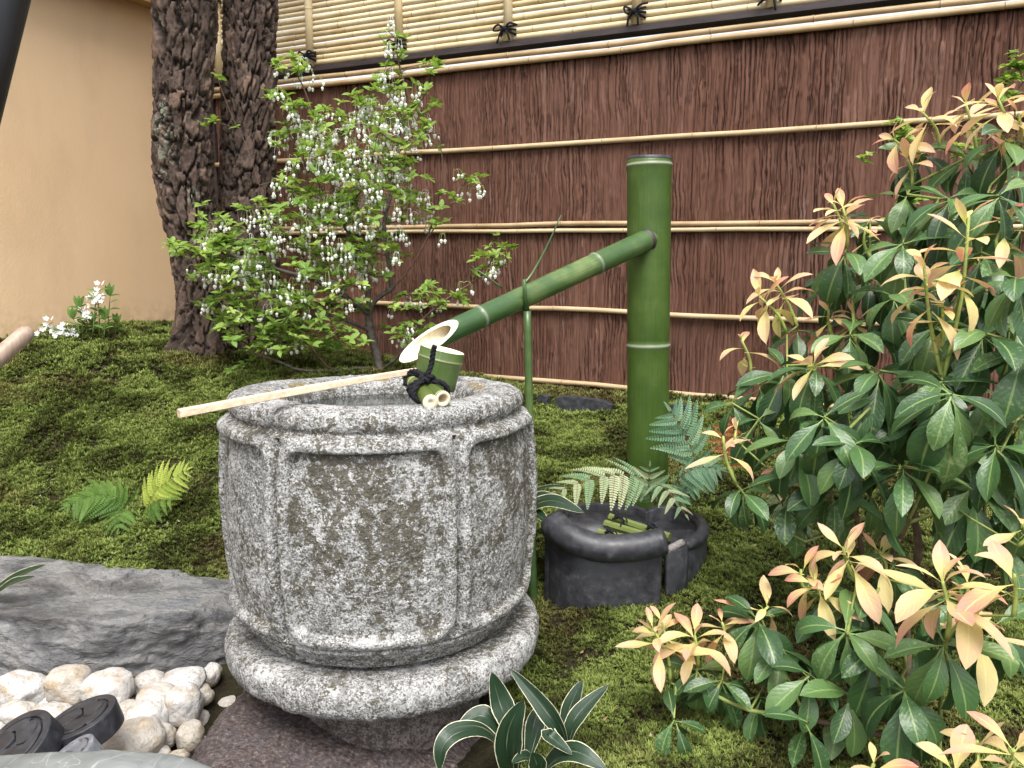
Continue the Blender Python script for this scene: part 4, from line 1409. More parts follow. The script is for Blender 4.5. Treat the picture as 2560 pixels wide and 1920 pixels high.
# dark collar where the spout enters the post
v, f = lathe(hole + ax * -.004, [(r0 * 1.0, -.004), (r0 * 1.10, -.002), (r0 * 1.12, .004), (r0 * 1.0, .007)], 32, axis=ax)
obj('spout_collar', v, f, M['beam'], FOUNT)

# forked bamboo stick that props the spout
PY = 1.535
PROP = thing('bamboo_prop', P(1152, 1300, PY), 'thin forked green bamboo stick propping the spout behind the basin', 'bamboo stick')
a, b = P(1152, 1305, PY), P(1139, 672, PY)
L = np.linalg.norm(b - a)
v, f, uv, val = culm(a, b, .0085, .0072, [L * .015, L * .545], n=12, step=.05, ridge=1.15)
obj('stick', v, f, M['bamboo_deep'], PROP, uv=uv, attr={'val': val * .6})
v, f = tube([P(1139, 676, PY), P(1134, 640, PY - .012), P(1132, 604, PY - .022)], [.0052, .0042, .0038], 8)
obj('fork', v, f, M['bamboo_deep'], PROP)
v, f = tube([P(1139, 674, PY), P(1128, 664, PY + .02), P(1120, 655, PY + .05), P(1136, 610, PY + .07)], [.004, .0035, .003, .003], 7)
obj('fork', v, f, M['bamboo_deep'], PROP)
v, f = tube(smooth_path([P(1133, 612, PY - .02), P(1150, 590, PY - .01), P(1180, 535, PY), P(1212, 465, PY + .01)], 12), np.linspace(.003, .0012, 12), 6)
obj('side_twig', v, f, M['bamboo_deep'], PROP)
v, f = tube(smooth_path([P(1085, 622, PY + .06), P(1048, 595, PY + .06), P(1018, 575, PY + .07)], 8), np.linspace(.0022, .001, 8), 6)
obj('side_twig', v, f, M['bamboo_deep'], PROP)

# ---------------------------------------------------------------- ladle and its rest
LADLE = thing('bamboo_ladle', P(950, 840, 1.235), 'green bamboo ladle with pale wooden handle lying across the basin rim', 'ladle')
cy_ = 1.235
ct, cb = P(955, 756, cy_), P(937, 836, cy_ + .005)
cax = (ct - cb) / np.linalg.norm(ct - cb)
cax = cax + np.array([0, .11, 0])
cax /= np.linalg.norm(cax)
H_ = np.linalg.norm(ct - cb)
rc = 49 / 1740 * cy_
prof = [(.0005, .0), (rc * .93, .0), (rc * .955, .002), (rc * .965, H_ * .3), (rc * .985, H_ * .62), (rc * 1.0, H_ * .70), (rc * 1.015, H_ * .735), (rc * 1.045, H_ * .755), (rc * 1.02, H_ * .775), (rc * 1.0, H_ * .80), (rc * 1.0, H_ * .985), (rc * .99, H_)]
vals = [0, 0, 0, 0, 0, .15, .4, .7, .5, .1, 0, 0]
v, f = lathe(cb, prof, 44, axis=cax)
obj('cup', v, f, M['bamboo_cup'], LADLE, uv=np.stack([np.tile(np.linspace(0, 1, 44), len(prof)), np.repeat([q[1] for q in prof], 44)], -1), attr={'val': np.repeat(vals, 44)})
v, f = lathe(cb, [(rc * .99, H_), (rc * .97, H_ + .001), (rc * .85, H_ + .0005), (rc * .84, H_ * .9), (rc * .84, .008), (.0005, .007)], 44, axis=cax)
obj('cup_lining', v, f, M['bamboo_cut'], LADLE)
h0, h1 = P(904, 800, 1.235 - .0), P(386, 893, 1.0)
hd = (h1 - h0) / np.linalg.norm(h1 - h0)
hs_ = np.cross(hd, [0, 0, 1])
hs_ /= np.linalg.norm(hs_)
hu = np.cross(hs_, hd)
Lh = np.linalg.norm(h1 - h0)
rows = []
for k, s in enumerate(np.linspace(-.004, Lh, 14)):
    wv, hv = np.interp(s, [0, Lh], [.0042, .0062]), np.interp(s, [0, Lh], [.0042, .0052])
    c = h0 + hd * s + hu * .0015 * math.sin(s * 9)
    rows += [c + hs_ * wv * a_ + hu * hv * b_ for a_, b_ in [(-1, -.8), (-.8, -1), (.8, -1), (1, -.8), (1, .8), (.8, 1), (-.8, 1), (-1, .8)]]
obj('handle', rows, [grid_faces(8, 14, True), np.array([list(range(8))[::-1], list(range(104, 112))])], M['wood_pale'], LADLE, smooth=False)

REST = thing('ladle_rest', P(920, 870, 1.13), 'pair of short bamboo rods tied with black rope on the basin rim', 'ladle rest')


def rod(u0, v0, y0, u1, v1, y1, r, mat, parent, hollow=True, nodes=None):
    a, b = P(u0, v0, y0), P(u1, v1, y1)
    L = np.linalg.norm(b - a)
    v, f, uv, val = culm(a, b, r, r, nodes if nodes is not None else [L * .4], n=18, ridge=1.06, closed=False)
    o = obj('bamboo_rod', v, f, M[mat], parent, uv=uv, attr={'val': val})
    ax_ = (b - a) / L
    for p_, s_ in ((a, -1), (b, 1)):
        pr = [(r, 0), (r * .98, .0006), (r * .62, .0008), (r * .58, -.004), (r * .5, -.03), (.0003, -.03)] if hollow else [(r, 0), (r * .98, .0006), (r * .3, .0012), (r * .22, -.001), (.0003, -.001)]
        v, f = lathe(p_, pr, 18, axis=ax_ * s_)
        obj('rod_end', v, f, M['bamboo_cut'] if not hollow else M['bamboo_cut'], o)
    return o


rod(883, 812, 1.255, 930, 869, 1.105, .0112, 'bamboo_olive', REST, False, [.05])
rod(908, 828, 1.21, 957, 862, 1.115, .0112, 'bamboo_olive', REST, True, [.1])
RC = P(915, 843, 1.165)
dirr = P(930, 869, 1.105) - P(883, 812, 1.255)
dirr /= np.linalg.norm(dirr)
perp = np.cross(dirr, [0, 0, 1])
perp /= np.linalg.norm(perp)
upr_ = np.cross(perp, dirr)
if upr_[2] < 0:
    upr_ = -upr_
if perp[0] < 0:
    perp = -perp


def rope(pts, r, parent, n=26):
    mb = MB()
    p = smooth_path(pts, n)
    t, A, B = frames(p)
    for ph_ in (0, 2.1, 4.2):       # three strands
        a_ = np.linspace(0, n * .9, n) + ph_
        mb.add(*tube(p + r * .55 * (np.cos(a_)[:, None] * A + np.sin(a_)[:, None] * B), r * .62, 6))
    return mb.build('rope', M['rope'], parent)


q = lambda a, b, c: RC + dirr * a + perp * b + upr_ * c
rope([q(.0, -.012, -.010), q(-.002, -.022, .002), q(.0, -.010, .013), q(.004, .006, .014), q(.01, .026, .012), q(.012, .034, .0), q(.012, .024, -.012)], .0036, REST)
rope([q(.012, -.012, -.012), q(.014, -.022, .0), q(.008, -.012, .012), q(.002, .004, .016), q(.004, .022, .013), q(.002, .034, .002), q(.0, .026, -.010)], .0036, REST)
rope([q(.03, -.010, -.012), q(.028, -.021, .0), q(.02, -.014, .012), q(.006, 0, .018), q(-.012, .008, .014), q(-.05, -.004, .013), q(-.062, -.014, .006), q(-.055, -.016, -.006)], .0036, REST)
rope([q(.004, .004, .014), q(.002, .006, .024), q(-.002, .012, .038), q(-.002, .014, .054), q(.0, .016, .066)], .0038, REST, 20)
rope([q(0, 0, .014), q(.008, .008, .022), q(.0, .014, .018), q(-.006, .004, .022), q(.004, -.004, .020), q(.01, .006, .016)], .0038, REST, 24)
rope([q(-.066, -.012, .010), q(-.05, -.004, .018), q(-.03, .002, .018), q(-.01, .004, .016)], .0036, REST, 16)
# ---------------------------------------------------------------- leaves and branching
def leaf_mesh(name, mat, prof, droop=.5, fold=.25, nv=7, nu=4, petiole=.0, wav=0.0, seed=0, twist=0.0):
    """leaf of length 1 along +Y, face up +Z. prof: function v -> half width"""
    r = np.random.default_rng(seed)
    V = np.linspace(0, 1, nv)
    U = np.linspace(-1, 1, nu + 1)
    a = 0
    py, pz, y, z = [], [], 0.0, 0.0
    for k in range(nv):
        py.append(y)
        pz.append(z)
        a = -droop * (V[k] ** 1.2)
        y += math.cos(a) / (nv - 1)
        z += math.sin(a) / (nv - 1)
    vs, uv = [], []
    for k in range(nv):
        w_ = max(prof(V[k]), .006)
        ang = -droop * (V[k] ** 1.2)
        tw = twist * V[k]
        for u in U:
            x = u * w_
            up = fold * abs(x) + wav * math.sin(V[k] * 13 + u * 2 + seed) * abs(u) * w_
            X, Zz = x * math.cos(tw) - up * math.sin(tw), x * math.sin(tw) + up * math.cos(tw)
            vs.append((X, py[k] - math.sin(ang) * Zz, pz[k] + math.cos(ang) * Zz))
            uv.append((u * .5 + .5, V[k]))
    return mesh(name, vs, grid_faces(nu + 1, nv), uv=uv, mat=mat)


def oblan(v, wmax=.16):
    """widest past the middle, narrow stalk"""
    q = min(1.0, max(0.0, (v - .17) / .83))
    return wmax * max(0.0, math.sin(math.pi * q ** 1.08)) ** .92 + (.012 if v < .9 else .004)


def lance(v, wmax=.16):
    return wmax * math.sin(math.pi * min(1, max(0, v)) ** .85) ** .8 + .008


def seg_path(a, b, step, jit, rng):
    n = max(2, int(np.linalg.norm(b - a) / step) + 1)
    t = np.linspace(0, 1, n)[1:]
    p = a + (b - a) * t[:, None]
    p[:-1] += rng.normal(0, jit, (len(p) - 1, 3))
    return p


class Branches:
    """a twig network grown from hand placed main stems to every shoot tip"""

    def __init__(s, mains, step=.06, jit=.006, seed=0):
        s.rng = np.random.default_rng(seed)
        s.p, s.par, s.main = [], [], []
        s.step, s.jit = step, jit
        for m in mains:
            q = smooth_path(np.array(m), max(6, int(np.linalg.norm(np.diff(np.array(m), axis=0), axis=1).sum() / .03)))
            if s.p:
                d = np.linalg.norm(np.array(s.p) - q[0], axis=1)
                par = int(d.argmin())
            else:
                par = -1
            for k in q:
                s.p.append(k)
                s.par.append(par)
                s.main.append(True)
                par = len(s.p) - 1
        s.tips = []

    def reach(s, targets, lower=.9, dirs=None):
        A = np.array(s.p)
        d0 = [np.linalg.norm(A - t, axis=1).min() for t in targets]
        for i in np.argsort(d0):
            t = targets[i]
            A = np.array(s.p)
            dv = t - A
            cost = np.linalg.norm(dv, axis=1) + lower * np.maximum(-dv[:, 2], 0)
            k = int(cost.argmin())
            q = seg_path(A[k], t, s.step, s.jit, s.rng)
            if len(q) > 2:
                h = np.linspace(0, 1, len(q))
                q[:, 2] -= .05 * np.linalg.norm(t - A[k]) * np.sin(h * math.pi)
            par = k
            for x in q:
                s.p.append(x)
                s.par.append(par)
                s.main.append(False)
                par = len(s.p) - 1
            s.tips.append(par)

    def radii(s, r0, rmax, ex=.45):
        cnt = np.zeros(len(s.p))
        has = np.zeros(len(s.p), bool)
        for q in s.par:
            if q >= 0:
                has[q] = True
        cnt[~has] = 1
        for k in range(len(s.p) - 1, -1, -1):
            if s.par[k] >= 0:
                cnt[s.par[k]] += cnt[k]
        return np.minimum(r0 * np.maximum(cnt, 1) ** ex, rmax)

    def build(s, r0, rmax, ex, mat_main, mat_twig, parent, split):
        R = s.radii(r0, rmax, ex)
        a = MB()
        for k in range(len(s.p)):
            q = s.par[k]
            if q < 0:
                continue
            ra = min(R[q], R[k] * 1.25)
            n = 8 if R[k] > split else 5
            v, f = tube([s.p[q], s.p[k]], [ra, R[k]], n, False)
            a.add(v, f, at=float(R[k] > split))
        return a.build('branches', mat_main, parent)


def put_many(name, items, parent, limit=300):
    """items: (mesh, matrix, nearness). The first by nearness become parts, the rest one part of kind stuff"""
    items = sorted(items, key=lambda q: q[2])
    for me, Mx, _ in items[:limit]:
        inst(name, me, Mx, parent)
    rest = items[limit:]
    if not rest:
        return
    bym = {}
    for me, Mx, _ in rest:
        bym.setdefault(me.materials[0].name, []).append((me, Mx))
    for mn, li in bym.items():
        mb = MB()
        for me, Mx in li:
            n = len(me.vertices)
            co = np.empty(n * 3, np.float32)
            me.vertices.foreach_get('co', co)
            co = co.reshape(-1, 3) @ np.array(Mx.to_3x3()).T + np.array(Mx.translation)
            fs = [list(p.vertices) for p in me.polygons]
            uv = np.zeros((n, 2))
            if me.uv_layers:
                for l in me.loops:
                    uv[l.vertex_index] = me.uv_layers[0].data[l.index].uv
            mb.add(co, fs, uv)
        o = mb.build(name + '_mass', bpy.data.materials[mn], parent)
        o['kind'] = 'stuff'


# ---------------------------------------------------------------- white bell flowered shrub
re_ = np.random.default_rng(42)
ENK = thing('enkianthus_shrub', P(822, 806, 2.62), 'airy green shrub hung with white bell flowers, growing behind the basin', 'shrub')
leafs = [leaf_mesh('l', None, lambda v: lance(v, .26), .5, .35, 5, 2)]


def whorl_mesh(k):
    r = np.random.default_rng(200 + k)
    mb = MB()
    n = r.integers(5, 8)
    for i in range(n):
        az = i * 6.283 / n + r.uniform(-.35, .35)
        el = math.radians(r.uniform(-5, 50))
        L = r.uniform(.75, 1.15)
        d = Vector((math.cos(az) * math.cos(el), math.sin(az) * math.cos(el), math.sin(el)))
        Mx = frame_mat((0, 0, 0), d, (-math.cos(az) * .5 + r.uniform(-.5, .5), -math.sin(az) * .5 + r.uniform(-.5, .5), 1), L)
        me = leafs[0]
        co = np.array([tuple(Mx @ q.co) for q in me.vertices])
        uv = np.zeros((len(co), 2))
        for l in me.loops:
            uv[l.vertex_index] = me.uv_layers[0].data[l.index].uv
        mb.add(co, [list(p.vertices) for p in me.polygons], uv)
    v, f, uv, at = mb.parts()
    return mesh('leaf_whorl', v, f, uv=uv, mat=M['enk_leaf'])


WH = [whorl_mesh(k) for k in range(9)]


def bells_mesh(k):
    r = np.random.default_rng(300 + k)
    mb, ms = MB(), MB()
    for i in range(int(r.integers(2, 6))):
        az = r.uniform(0, 6.283)
        out = r.uniform(.008, .030)
        drop = r.uniform(.010, .030)
        e = np.array([math.cos(az) * out, math.sin(az) * out, -drop])
        pth = smooth_path([(0, 0, 0), (e[0] * .55, e[1] * .55, .006), (e[0] * .95, e[1] * .95, -drop * .4), e], 6)
        ms.add(*tube(pth, .0006, 3, False))
        s_ = r.uniform(.85, 1.15)
        v, f = lathe(e, [(.0008, 0), (.0034 * s_, -.0012), (.0050 * s_, -.0042), (.0049 * s_, -.0072), (.0030 * s_, -.0100), (.0022 * s_, -.0108), (.0034 * s_, -.0122)], 7)
        mb.add(v, f)
    v1, f1, u1, a1 = mb.parts()
    v2, f2, u2, a2 = ms.parts()
    me = mesh('flower_cluster', np.concatenate([v1, v2]), f1 + [q + len(v1) for q in f2], mat=M['bell'])
    me.materials.append(M['stalk'])
    nb = sum(len(q) for q in f1)
    mi = np.zeros(len(me.polygons), np.int32)
    mi[nb:] = 1
    me.polygons.foreach_set('material_index', mi)
    return me


BL = [bells_mesh(k) for k in range(8)]

# (u, v) centre, radii, number of shoots, flower probability, depth centre, depth spread
CLOUD = [((780, 300), (135, 90), 74, .72, 2.62, .18), ((740, 395), (150, 70), 62, .75, 2.58, .2), ((660, 455), (130, 45), 40, .55, 2.55, .2), ((820, 430), (85, 60), 26, .6, 2.6, .15),
         ((470, 480), (60, 45), 20, .35, 2.5, .1), ((420, 535), (62, 22), 20, .1, 2.45, .1), ((520, 560), (95, 45), 38, .45, 2.48, .15), ((660, 560), (130, 45), 44, .5, 2.5, .2), ((800, 560), (80, 55), 26, .45, 2.55, .15),
         ((560, 640), (110, 45), 40, .25, 2.45, .15), ((700, 640), (110, 50), 38, .2, 2.5, .2), ((560, 705), (110, 40), 34, .1, 2.45, .15), ((650, 735), (150, 32), 44, .03, 2.45, .15), ((600, 700), (150, 60), 40, .05, 2.5, .2), ((480, 620), (70, 60), 24, .25, 2.46, .12), ((720, 500), (150, 90), 40, .35, 2.56, .2), ((800, 330), (150, 150), 40, .3, 2.56, .2), ((880, 690), (60, 60), 20, .35, 2.5, .12), ((955, 640), (60, 30), 16, .2, 2.5, .1),
         ((1050, 580), (45, 35), 10, .1, 2.5, .08), ((1078, 535), (28, 28), 6, .25, 2.5, .05), ((930, 440), (60, 50), 12, .35, 2.6, .1), ((1010, 385), (28, 28), 5, .3, 2.6, .05), ((855, 165), (45, 40), 10, .5, 2.62, .08), ((850, 90), (30, 40), 6, .6, 2.62, .05),
         ((935, 145), (28, 18), 5, .15, 2.6, .05), ((625, 140), (30, 18), 5, .1, 2.6, .04), ((655, 150), (22, 22), 4, .4, 2.6, .04), ((600, 220), (25, 30), 6, .2, 2.58, .06), ((640, 280), (55, 60), 20, .5, 2.58, .1), ((900, 250), (50, 70), 14, .45, 2.6, .12)]
SPRAY = [(470, 166, 2.5, 0), (440, 272, 2.5, 0), (462, 262, 2.5, 0), (508, 276, 2.5, 0), (500, 800, 2.42, 0), (525, 790, 2.42, 0), (545, 780, 2.42, 0), (448, 690, 2.42, 0), (460, 672, 2.42, 0)]
tg, fl = [], []
for (u, v_), (ru, rv), n, pf, yc, ys in CLOUD:
    for _ in range(int(n * 1.4)):
        a, q = re_.uniform(0, 6.283), math.sqrt(re_.uniform(0, 1))
        y = yc + re_.uniform(-ys, ys)
        tg.append(P(u + ru * q * math.cos(a), v_ + rv * q * math.sin(a), y))
        fl.append(re_.uniform() < pf * .85)
for u, v_, y, f_ in SPRAY:
    tg.append(P(u, v_, y))
    fl.append(False)
b0 = P(824, 808, 2.62)
pp = lambda *q: [P(u, v_, y) for u, v_, y in q]
MAINS = [[b0 - [0, 0, .03]] + pp((815, 770, 2.62), (800, 715, 2.62), (797, 680, 2.62), (812, 648, 2.61), (850, 620, 2.60), (885, 580, 2.60), (920, 520, 2.6), (945, 440, 2.6), (955, 360, 2.6), (950, 290, 2.6)),
         pp((797, 690, 2.62), (795, 620, 2.64), (785, 560, 2.65), (775, 480, 2.66), (765, 400, 2.66), (760, 320, 2.66), (770, 250, 2.66)),
         pp((845, 622, 2.60), (838, 560, 2.58), (830, 480, 2.57), (850, 400, 2.57), (862, 300, 2.58), (880, 220, 2.6), (862, 140, 2.62), (852, 80, 2.62)),
         pp((798, 680, 2.62), (760, 650, 2.56), (690, 610, 2.52), (610, 585, 2.5), (530, 560, 2.48), (440, 535, 2.46)),
         pp((785, 560, 2.65), (740, 480, 2.6), (690, 400, 2.58), (640, 320, 2.58), (610, 250, 2.58)),
         pp((690, 610, 2.52), (630, 520, 2.5), (580, 470, 2.5), (560, 400, 2.5), (530, 310, 2.5), (505, 260, 2.5), (475, 185, 2.5)),
         pp((822, 800, 2.62), (780, 795, 2.56), (720, 800, 2.5), (680, 760, 2.48), (640, 710, 2.46), (600, 660, 2.46)),
         pp((800, 715, 2.62), (740, 690, 2.54), (660, 680, 2.5), (570, 690, 2.46)),
         pp((822, 800, 2.62), (860, 770, 2.56), (905, 700, 2.52), (960, 650, 2.5), (1040, 595, 2.5), (1070, 545, 2.5)),
         pp((720, 800, 2.5), (650, 800, 2.45), (600, 780, 2.44), (540, 760, 2.43)),
         pp((920, 520, 2.6), (960, 460, 2.6), (1005, 395, 2.6)),
         pp((740, 480, 2.6), (690, 300, 2.6), (660, 200, 2.6), (632, 145, 2.6))]
br = Branches(MAINS, .07, .007, 4)
br.reach(tg, .8)
br.build(.0010, .018, .45, M['branch_grey'], None, ENK, .0042)
wi, fi = [], []
for t, f_ in zip(tg, fl):
    tilt = Vector((re_.normal(0, .35), re_.normal(0, .35) - .25, 1))
    az = re_.uniform(0, 6.283)
    Mx = frame_mat(t, (math.cos(az), math.sin(az), 0.1), tilt, float(re_.uniform(.021, .034)))
    wi.append((WH[re_.integers(len(WH))], Mx, t[1] + re_.uniform(0, .5)))
    if f_:
        for _ in range(int(re_.integers(1, 3))):
            o_ = re_.normal(0, .020, 3)
            Mx = Matrix.Translation(Vector(t + o_ - [0, 0, .006])) @ Matrix.Rotation(re_.uniform(0, 6.283), 4, 'Z') @ Matrix.Scale(float(re_.uniform(.75, 1.05)), 4)
            fi.append((BL[re_.integers(len(BL))], Mx, t[1] + re_.uniform(0, .5)))
put_many('leaf_whorl', wi, ENK)
put_many('flower_cluster', fi, ENK)
print('enk', len(wi), len(fi))

# same kind of shrub, pale leaves only, glimpsed behind the big bush at the right
EN2 = thing('young_shrub', P(2150, 700, 1.75), 'light green twiggy shrub peeping out behind the top right of the glossy bush', 'shrub')
tg2 = [P(u + re_.normal(0, 14), v_ + re_.normal(0, 14), y) for u, v_, y, n in [(1940, 282, 1.7, 9), (1955, 310, 1.7, 5), (2195, 150, 1.7, 12), (2180, 190, 1.7, 8), (1960, 430, 1.72, 7), (1930, 480, 1.72, 6), (1860, 345, 1.75, 3), (2090, 330, 1.75, 7), (2180, 330, 1.75, 8), (1985, 520, 1.75, 8), (2100, 560, 1.75, 8)] for _ in range(n)]
b2 = Branches([pp((2150, 780, 1.75), (2130, 600, 1.75), (2080, 420, 1.74), (2000, 330, 1.72)), pp((2130, 600, 1.75), (2180, 400, 1.73), (2195, 200, 1.7))], .06, .005, 6)
b2.p[0][2] = float(ground_z(b2.p[0][0], b2.p[0][1]))
b2.reach(tg2, .5)
b2.build(.0007, .005, .4, M['branch_grey'], None, EN2, .003)
for t in tg2:
    az = re_.uniform(0, 6.283)
    inst('leaf_whorl', WH[re_.integers(len(WH))], frame_mat(t, (math.cos(az), math.sin(az), 0.1), (re_.normal(0, .4), re_.normal(0, .4) - .3, 1), float(re_.uniform(.016, .024))), EN2)

# ---------------------------------------------------------------- glossy leaved bush with orange and yellow new shoots
GL = [leaf_mesh('leaf', M['pieris_green'], lambda v: oblan(v, .164), dr, fo, 9, 4, wav=.04, seed=i, twist=tw) for i, (dr, fo, tw) in
      enumerate([(.7, .30, .1), (1.05, .22, -.2), (1.5, .28, .25), (.9, .38, -.35), (1.25, .15, .0), (.5, .25, .3)])]
NL = [leaf_mesh('young_leaf', M['pieris_new'], lambda v: oblan(v, .138), dr, fo, 9, 4, wav=.05, seed=i + 20, twist=tw) for i, (dr, fo, tw) in
      enumerate([(.3, .35, .1), (.8, .25, -.2), (1.3, .3, .3), (.5, .4, -.4), (1.0, .2, .2), (-.2, .3, 0)])]
rp = np.random.default_rng(77)


def green_whorl(items, t, ax, n, L, droop=0.0):
    ax = Vector(ax).normalized()
    e1 = ax.orthogonal().normalized()
    e2 = ax.cross(e1)
    a0 = rp.uniform(0, 6.283)
    for i in range(n):
        az = a0 + i * 2.39996 + rp.uniform(-.25, .25)
        f = i / max(1, n - 1)
        el = math.radians(26 - 80 * f - droop * 25 + rp.uniform(-18, 18))
        rad = e1 * math.cos(az) + e2 * math.sin(az)
        d = rad * math.cos(el) + ax * math.sin(el) + Vector((0, 0, -.28 * f - .12))
        up = ax * math.cos(el) - rad * math.sin(el) + Vector((0, -.25, .35))
        ll = L * rp.uniform(.8, 1.25) * (.88 + .28 * f)
        base = Vector(t) - ax * (.012 * f)
        items.append((GL[rp.integers(len(GL))], frame_mat(base, d, up, (ll * rp.uniform(.88, 1.2), ll, ll)), base.y))


def new_shoot(items, stems, t, ax, hgt, n, L):
    """pale stem rising from t with young leaves along its upper part"""
    ax = Vector(ax).normalized()
    tip = Vector(t) + ax * hgt
    bend = Vector((rp.normal(0, .006), rp.normal(0, .006), 0))
    pth = smooth_path([t, Vector(t) + ax * hgt * .5 + bend, tip], 7)
    mb = MB()
    mb.add(*tube(pth, np.linspace(.0030, .0019, 7), 6))
    e1 = ax.orthogonal().normalized()
    e2 = ax.cross(e1)
    a0 = rp.uniform(0, 6.283)
    for i in range(n):
        az = a0 + i * 2.39996 + rp.uniform(-.2, .2)
        f = i / max(1, n - 1)
        el = math.radians(58 - 85 * f + rp.uniform(-14, 14))
        rad = e1 * math.cos(az) + e2 * math.sin(az)
        d = rad * math.cos(el) + ax * math.sin(el) + Vector((0, 0, -.15 * f))
        up = ax * math.cos(el) - rad * math.sin(el) + Vector((0, -.15, .3))
        ll = L * rp.uniform(.8, 1.35) * (.55 + .6 * f ** .6)
        base = tip - ax * hgt * .42 * f
        items.append((NL[rp.integers(len(NL))], frame_mat(base, d, up, (ll * rp.uniform(.85, 1.15), ll, ll)), base.y))
    # a few thread thin scales lower on the stem
    for i in range(3):
        p0 = Vector(t) + ax * hgt * (.2 + .12 * i)
        az = rp.uniform(0, 6.283)
        rad = e1 * math.cos(az) + e2 * math.sin(az)
        mb.add(*tube([p0, p0 + rad * .008 + ax * .006, p0 + rad * .014 + ax * .006], [.0007, .0006, .0003], 4))
    mb.build('young_stem', M['stem_green'], stems)


def pieris(label, root, mains, whorls, shoots, seed, tops=()):
    """whorls: (u, v, Y, n, leaf length); shoots: (u, v, Y, base u, base v, n, leaf length) tip and base of the young stem"""
    par = thing('pieris_bush', root, label, 'bush', 'glossy leaved bushes with new orange shoots')
    gi, ni, st = [], [], par
    b = Branches(mains, .05, .005, seed)
    W_ = [P(u, v_, y) for u, v_, y, n, L in whorls]
    B_ = [P(bu, bv, y) for u, v_, y, bu, bv, n, L in shoots]
    b.reach(W_ + B_, .6)
    b.build(.0016, .012, .42, M['branch_brown'], None, par, .0034)
    for t, (u, v_, y, n, L) in zip(W_, whorls):
        ax = (rp.normal(0, .22), rp.normal(0, .18) - .28, 1)
        green_whorl(gi, t, ax, n, L)
    for t, (u, v_, y, bu, bv, n, L) in zip(B_, shoots):
        tip = P(u, v_, y)
        ax = tip - t
        new_shoot(ni, st, t, ax, float(np.linalg.norm(ax)), n, L)
    put_many('leaf', gi, par)
    put_many('young_leaf', ni, par)
    return par, len(gi), len(ni)


g_ = lambda x, y: float(ground_z(x, y))
# upper bush
WA = [(1826, 545, 1.38, 12, .080), (1836, 722, 1.3, 12, .078), (1950, 525, 1.32, 12, .082), (2050, 428, 1.32, 12, .080), (2161, 420, 1.2, 12, .080), (1723, 712, 1.4, 9, .07), (2036, 822, 1.1, 12, .080),
      (1761, 792, 1.25, 12, .078), (1700, 800, 1.32, 9, .07), (2120, 545, 1.22, 12, .082), (2195, 600, 1.12, 11, .082), (1930, 640, 1.3, 12, .08), (2020, 700, 1.22, 12, .082), (2130, 720, 1.12, 12, .084), (2210, 760, 1.08, 10, .084),
      (1640, 830, 1.35, 8, .07), (1900, 800, 1.2, 12, .08), (1960, 420, 1.42, 10, .075), (2090, 340, 1.4, 10, .075), (2170, 300, 1.3, 10, .075), (2000, 590, 1.4, 10, .08), (2210, 480, 1.3, 10, .08), (1880, 600, 1.45, 9, .075), (2080, 620, 1.4, 9, .08), (2150, 850, 1.2, 10, .08),
      (1990, 330, 1.45, 8, .07), (1880, 470, 1.48, 8, .07), (1930, 580, 1.5, 10, .08), (2010, 480, 1.5, 10, .08), (2100, 450, 1.5, 10, .08), (2190, 380, 1.5, 10, .08), (1990, 700, 1.48, 10, .08), (2060, 770, 1.42, 10, .085), (2150, 640, 1.42, 10, .085), (1880, 690, 1.45, 9, .08), (2180, 700, 1.35, 10, .085), (1790, 610, 1.48, 7, .07)]
SA = [(1821, 448, 1.38, 1830, 535, 12, .062), (1800, 440, 1.40, 1822, 530, 7, .055), (1676, 612, 1.38, 1722, 705, 12, .068), (1640, 640, 1.37, 1700, 720, 8, .064), (1602, 735, 1.36, 1622, 820, 5, .055), (2093, 468, 1.12, 2038, 815, 14, .06), (1996, 568, 1.12, 2034, 815, 14, .06), (2035, 640, 1.13, 2036, 815, 8, .045),
      (2086, 225, 1.4, 2110, 330, 12, .062), (2156, 215, 1.32, 2165, 300, 13, .065), (1990, 240, 1.42, 2030, 320, 10, .058), (1930, 300, 1.44, 1985, 330, 7, .055), (2200, 245, 1.3, 2200, 340, 8, .06), (1755, 790, 1.24, 1762, 800, 11, .066), (1850, 690, 1.36, 1848, 720, 6, .055), (1790, 668, 1.4, 1800, 730, 8, .055), (2175, 480, 1.2, 2160, 560, 7, .06),
      (1960, 345, 1.44, 1970, 400, 7, .055), (1870, 490, 1.42, 1880, 560, 5, .05)]
root = P(1965, 1480, 1.22)
root[2] = g_(root[0], root[1])
ma_ = [[root - [0, 0, .03]] + pp((1960, 1300, 1.24), (1985, 1180, 1.24), (1962, 1060, 1.24), (1975, 920, 1.23), (2010, 800, 1.2), (2060, 680, 1.25), (2100, 520, 1.28), (2140, 400, 1.28)),
       pp((1975, 920, 1.23), (1900, 830, 1.27), (1850, 740, 1.33), (1840, 620, 1.38)),
       pp((2010, 800, 1.2), (1960, 660, 1.3), (1960, 540, 1.34), (2030, 430, 1.36)),
       [root + [.06, .05, -.03]] + pp((2110, 1250, 1.2), (2130, 1050, 1.18), (2150, 880, 1.15), (2200, 700, 1.12)),
       pp((1900, 830, 1.27), (1780, 790, 1.3), (1700, 790, 1.34)),
       pp((1962, 1060, 1.24), (2020, 900, 1.4), (2120, 700, 1.45), (2190, 450, 1.4))]
A1 = pieris('tall glossy bush with orange and yellow shoots, its top reaching the upper right corner', root, ma_, WA, SA, 1)
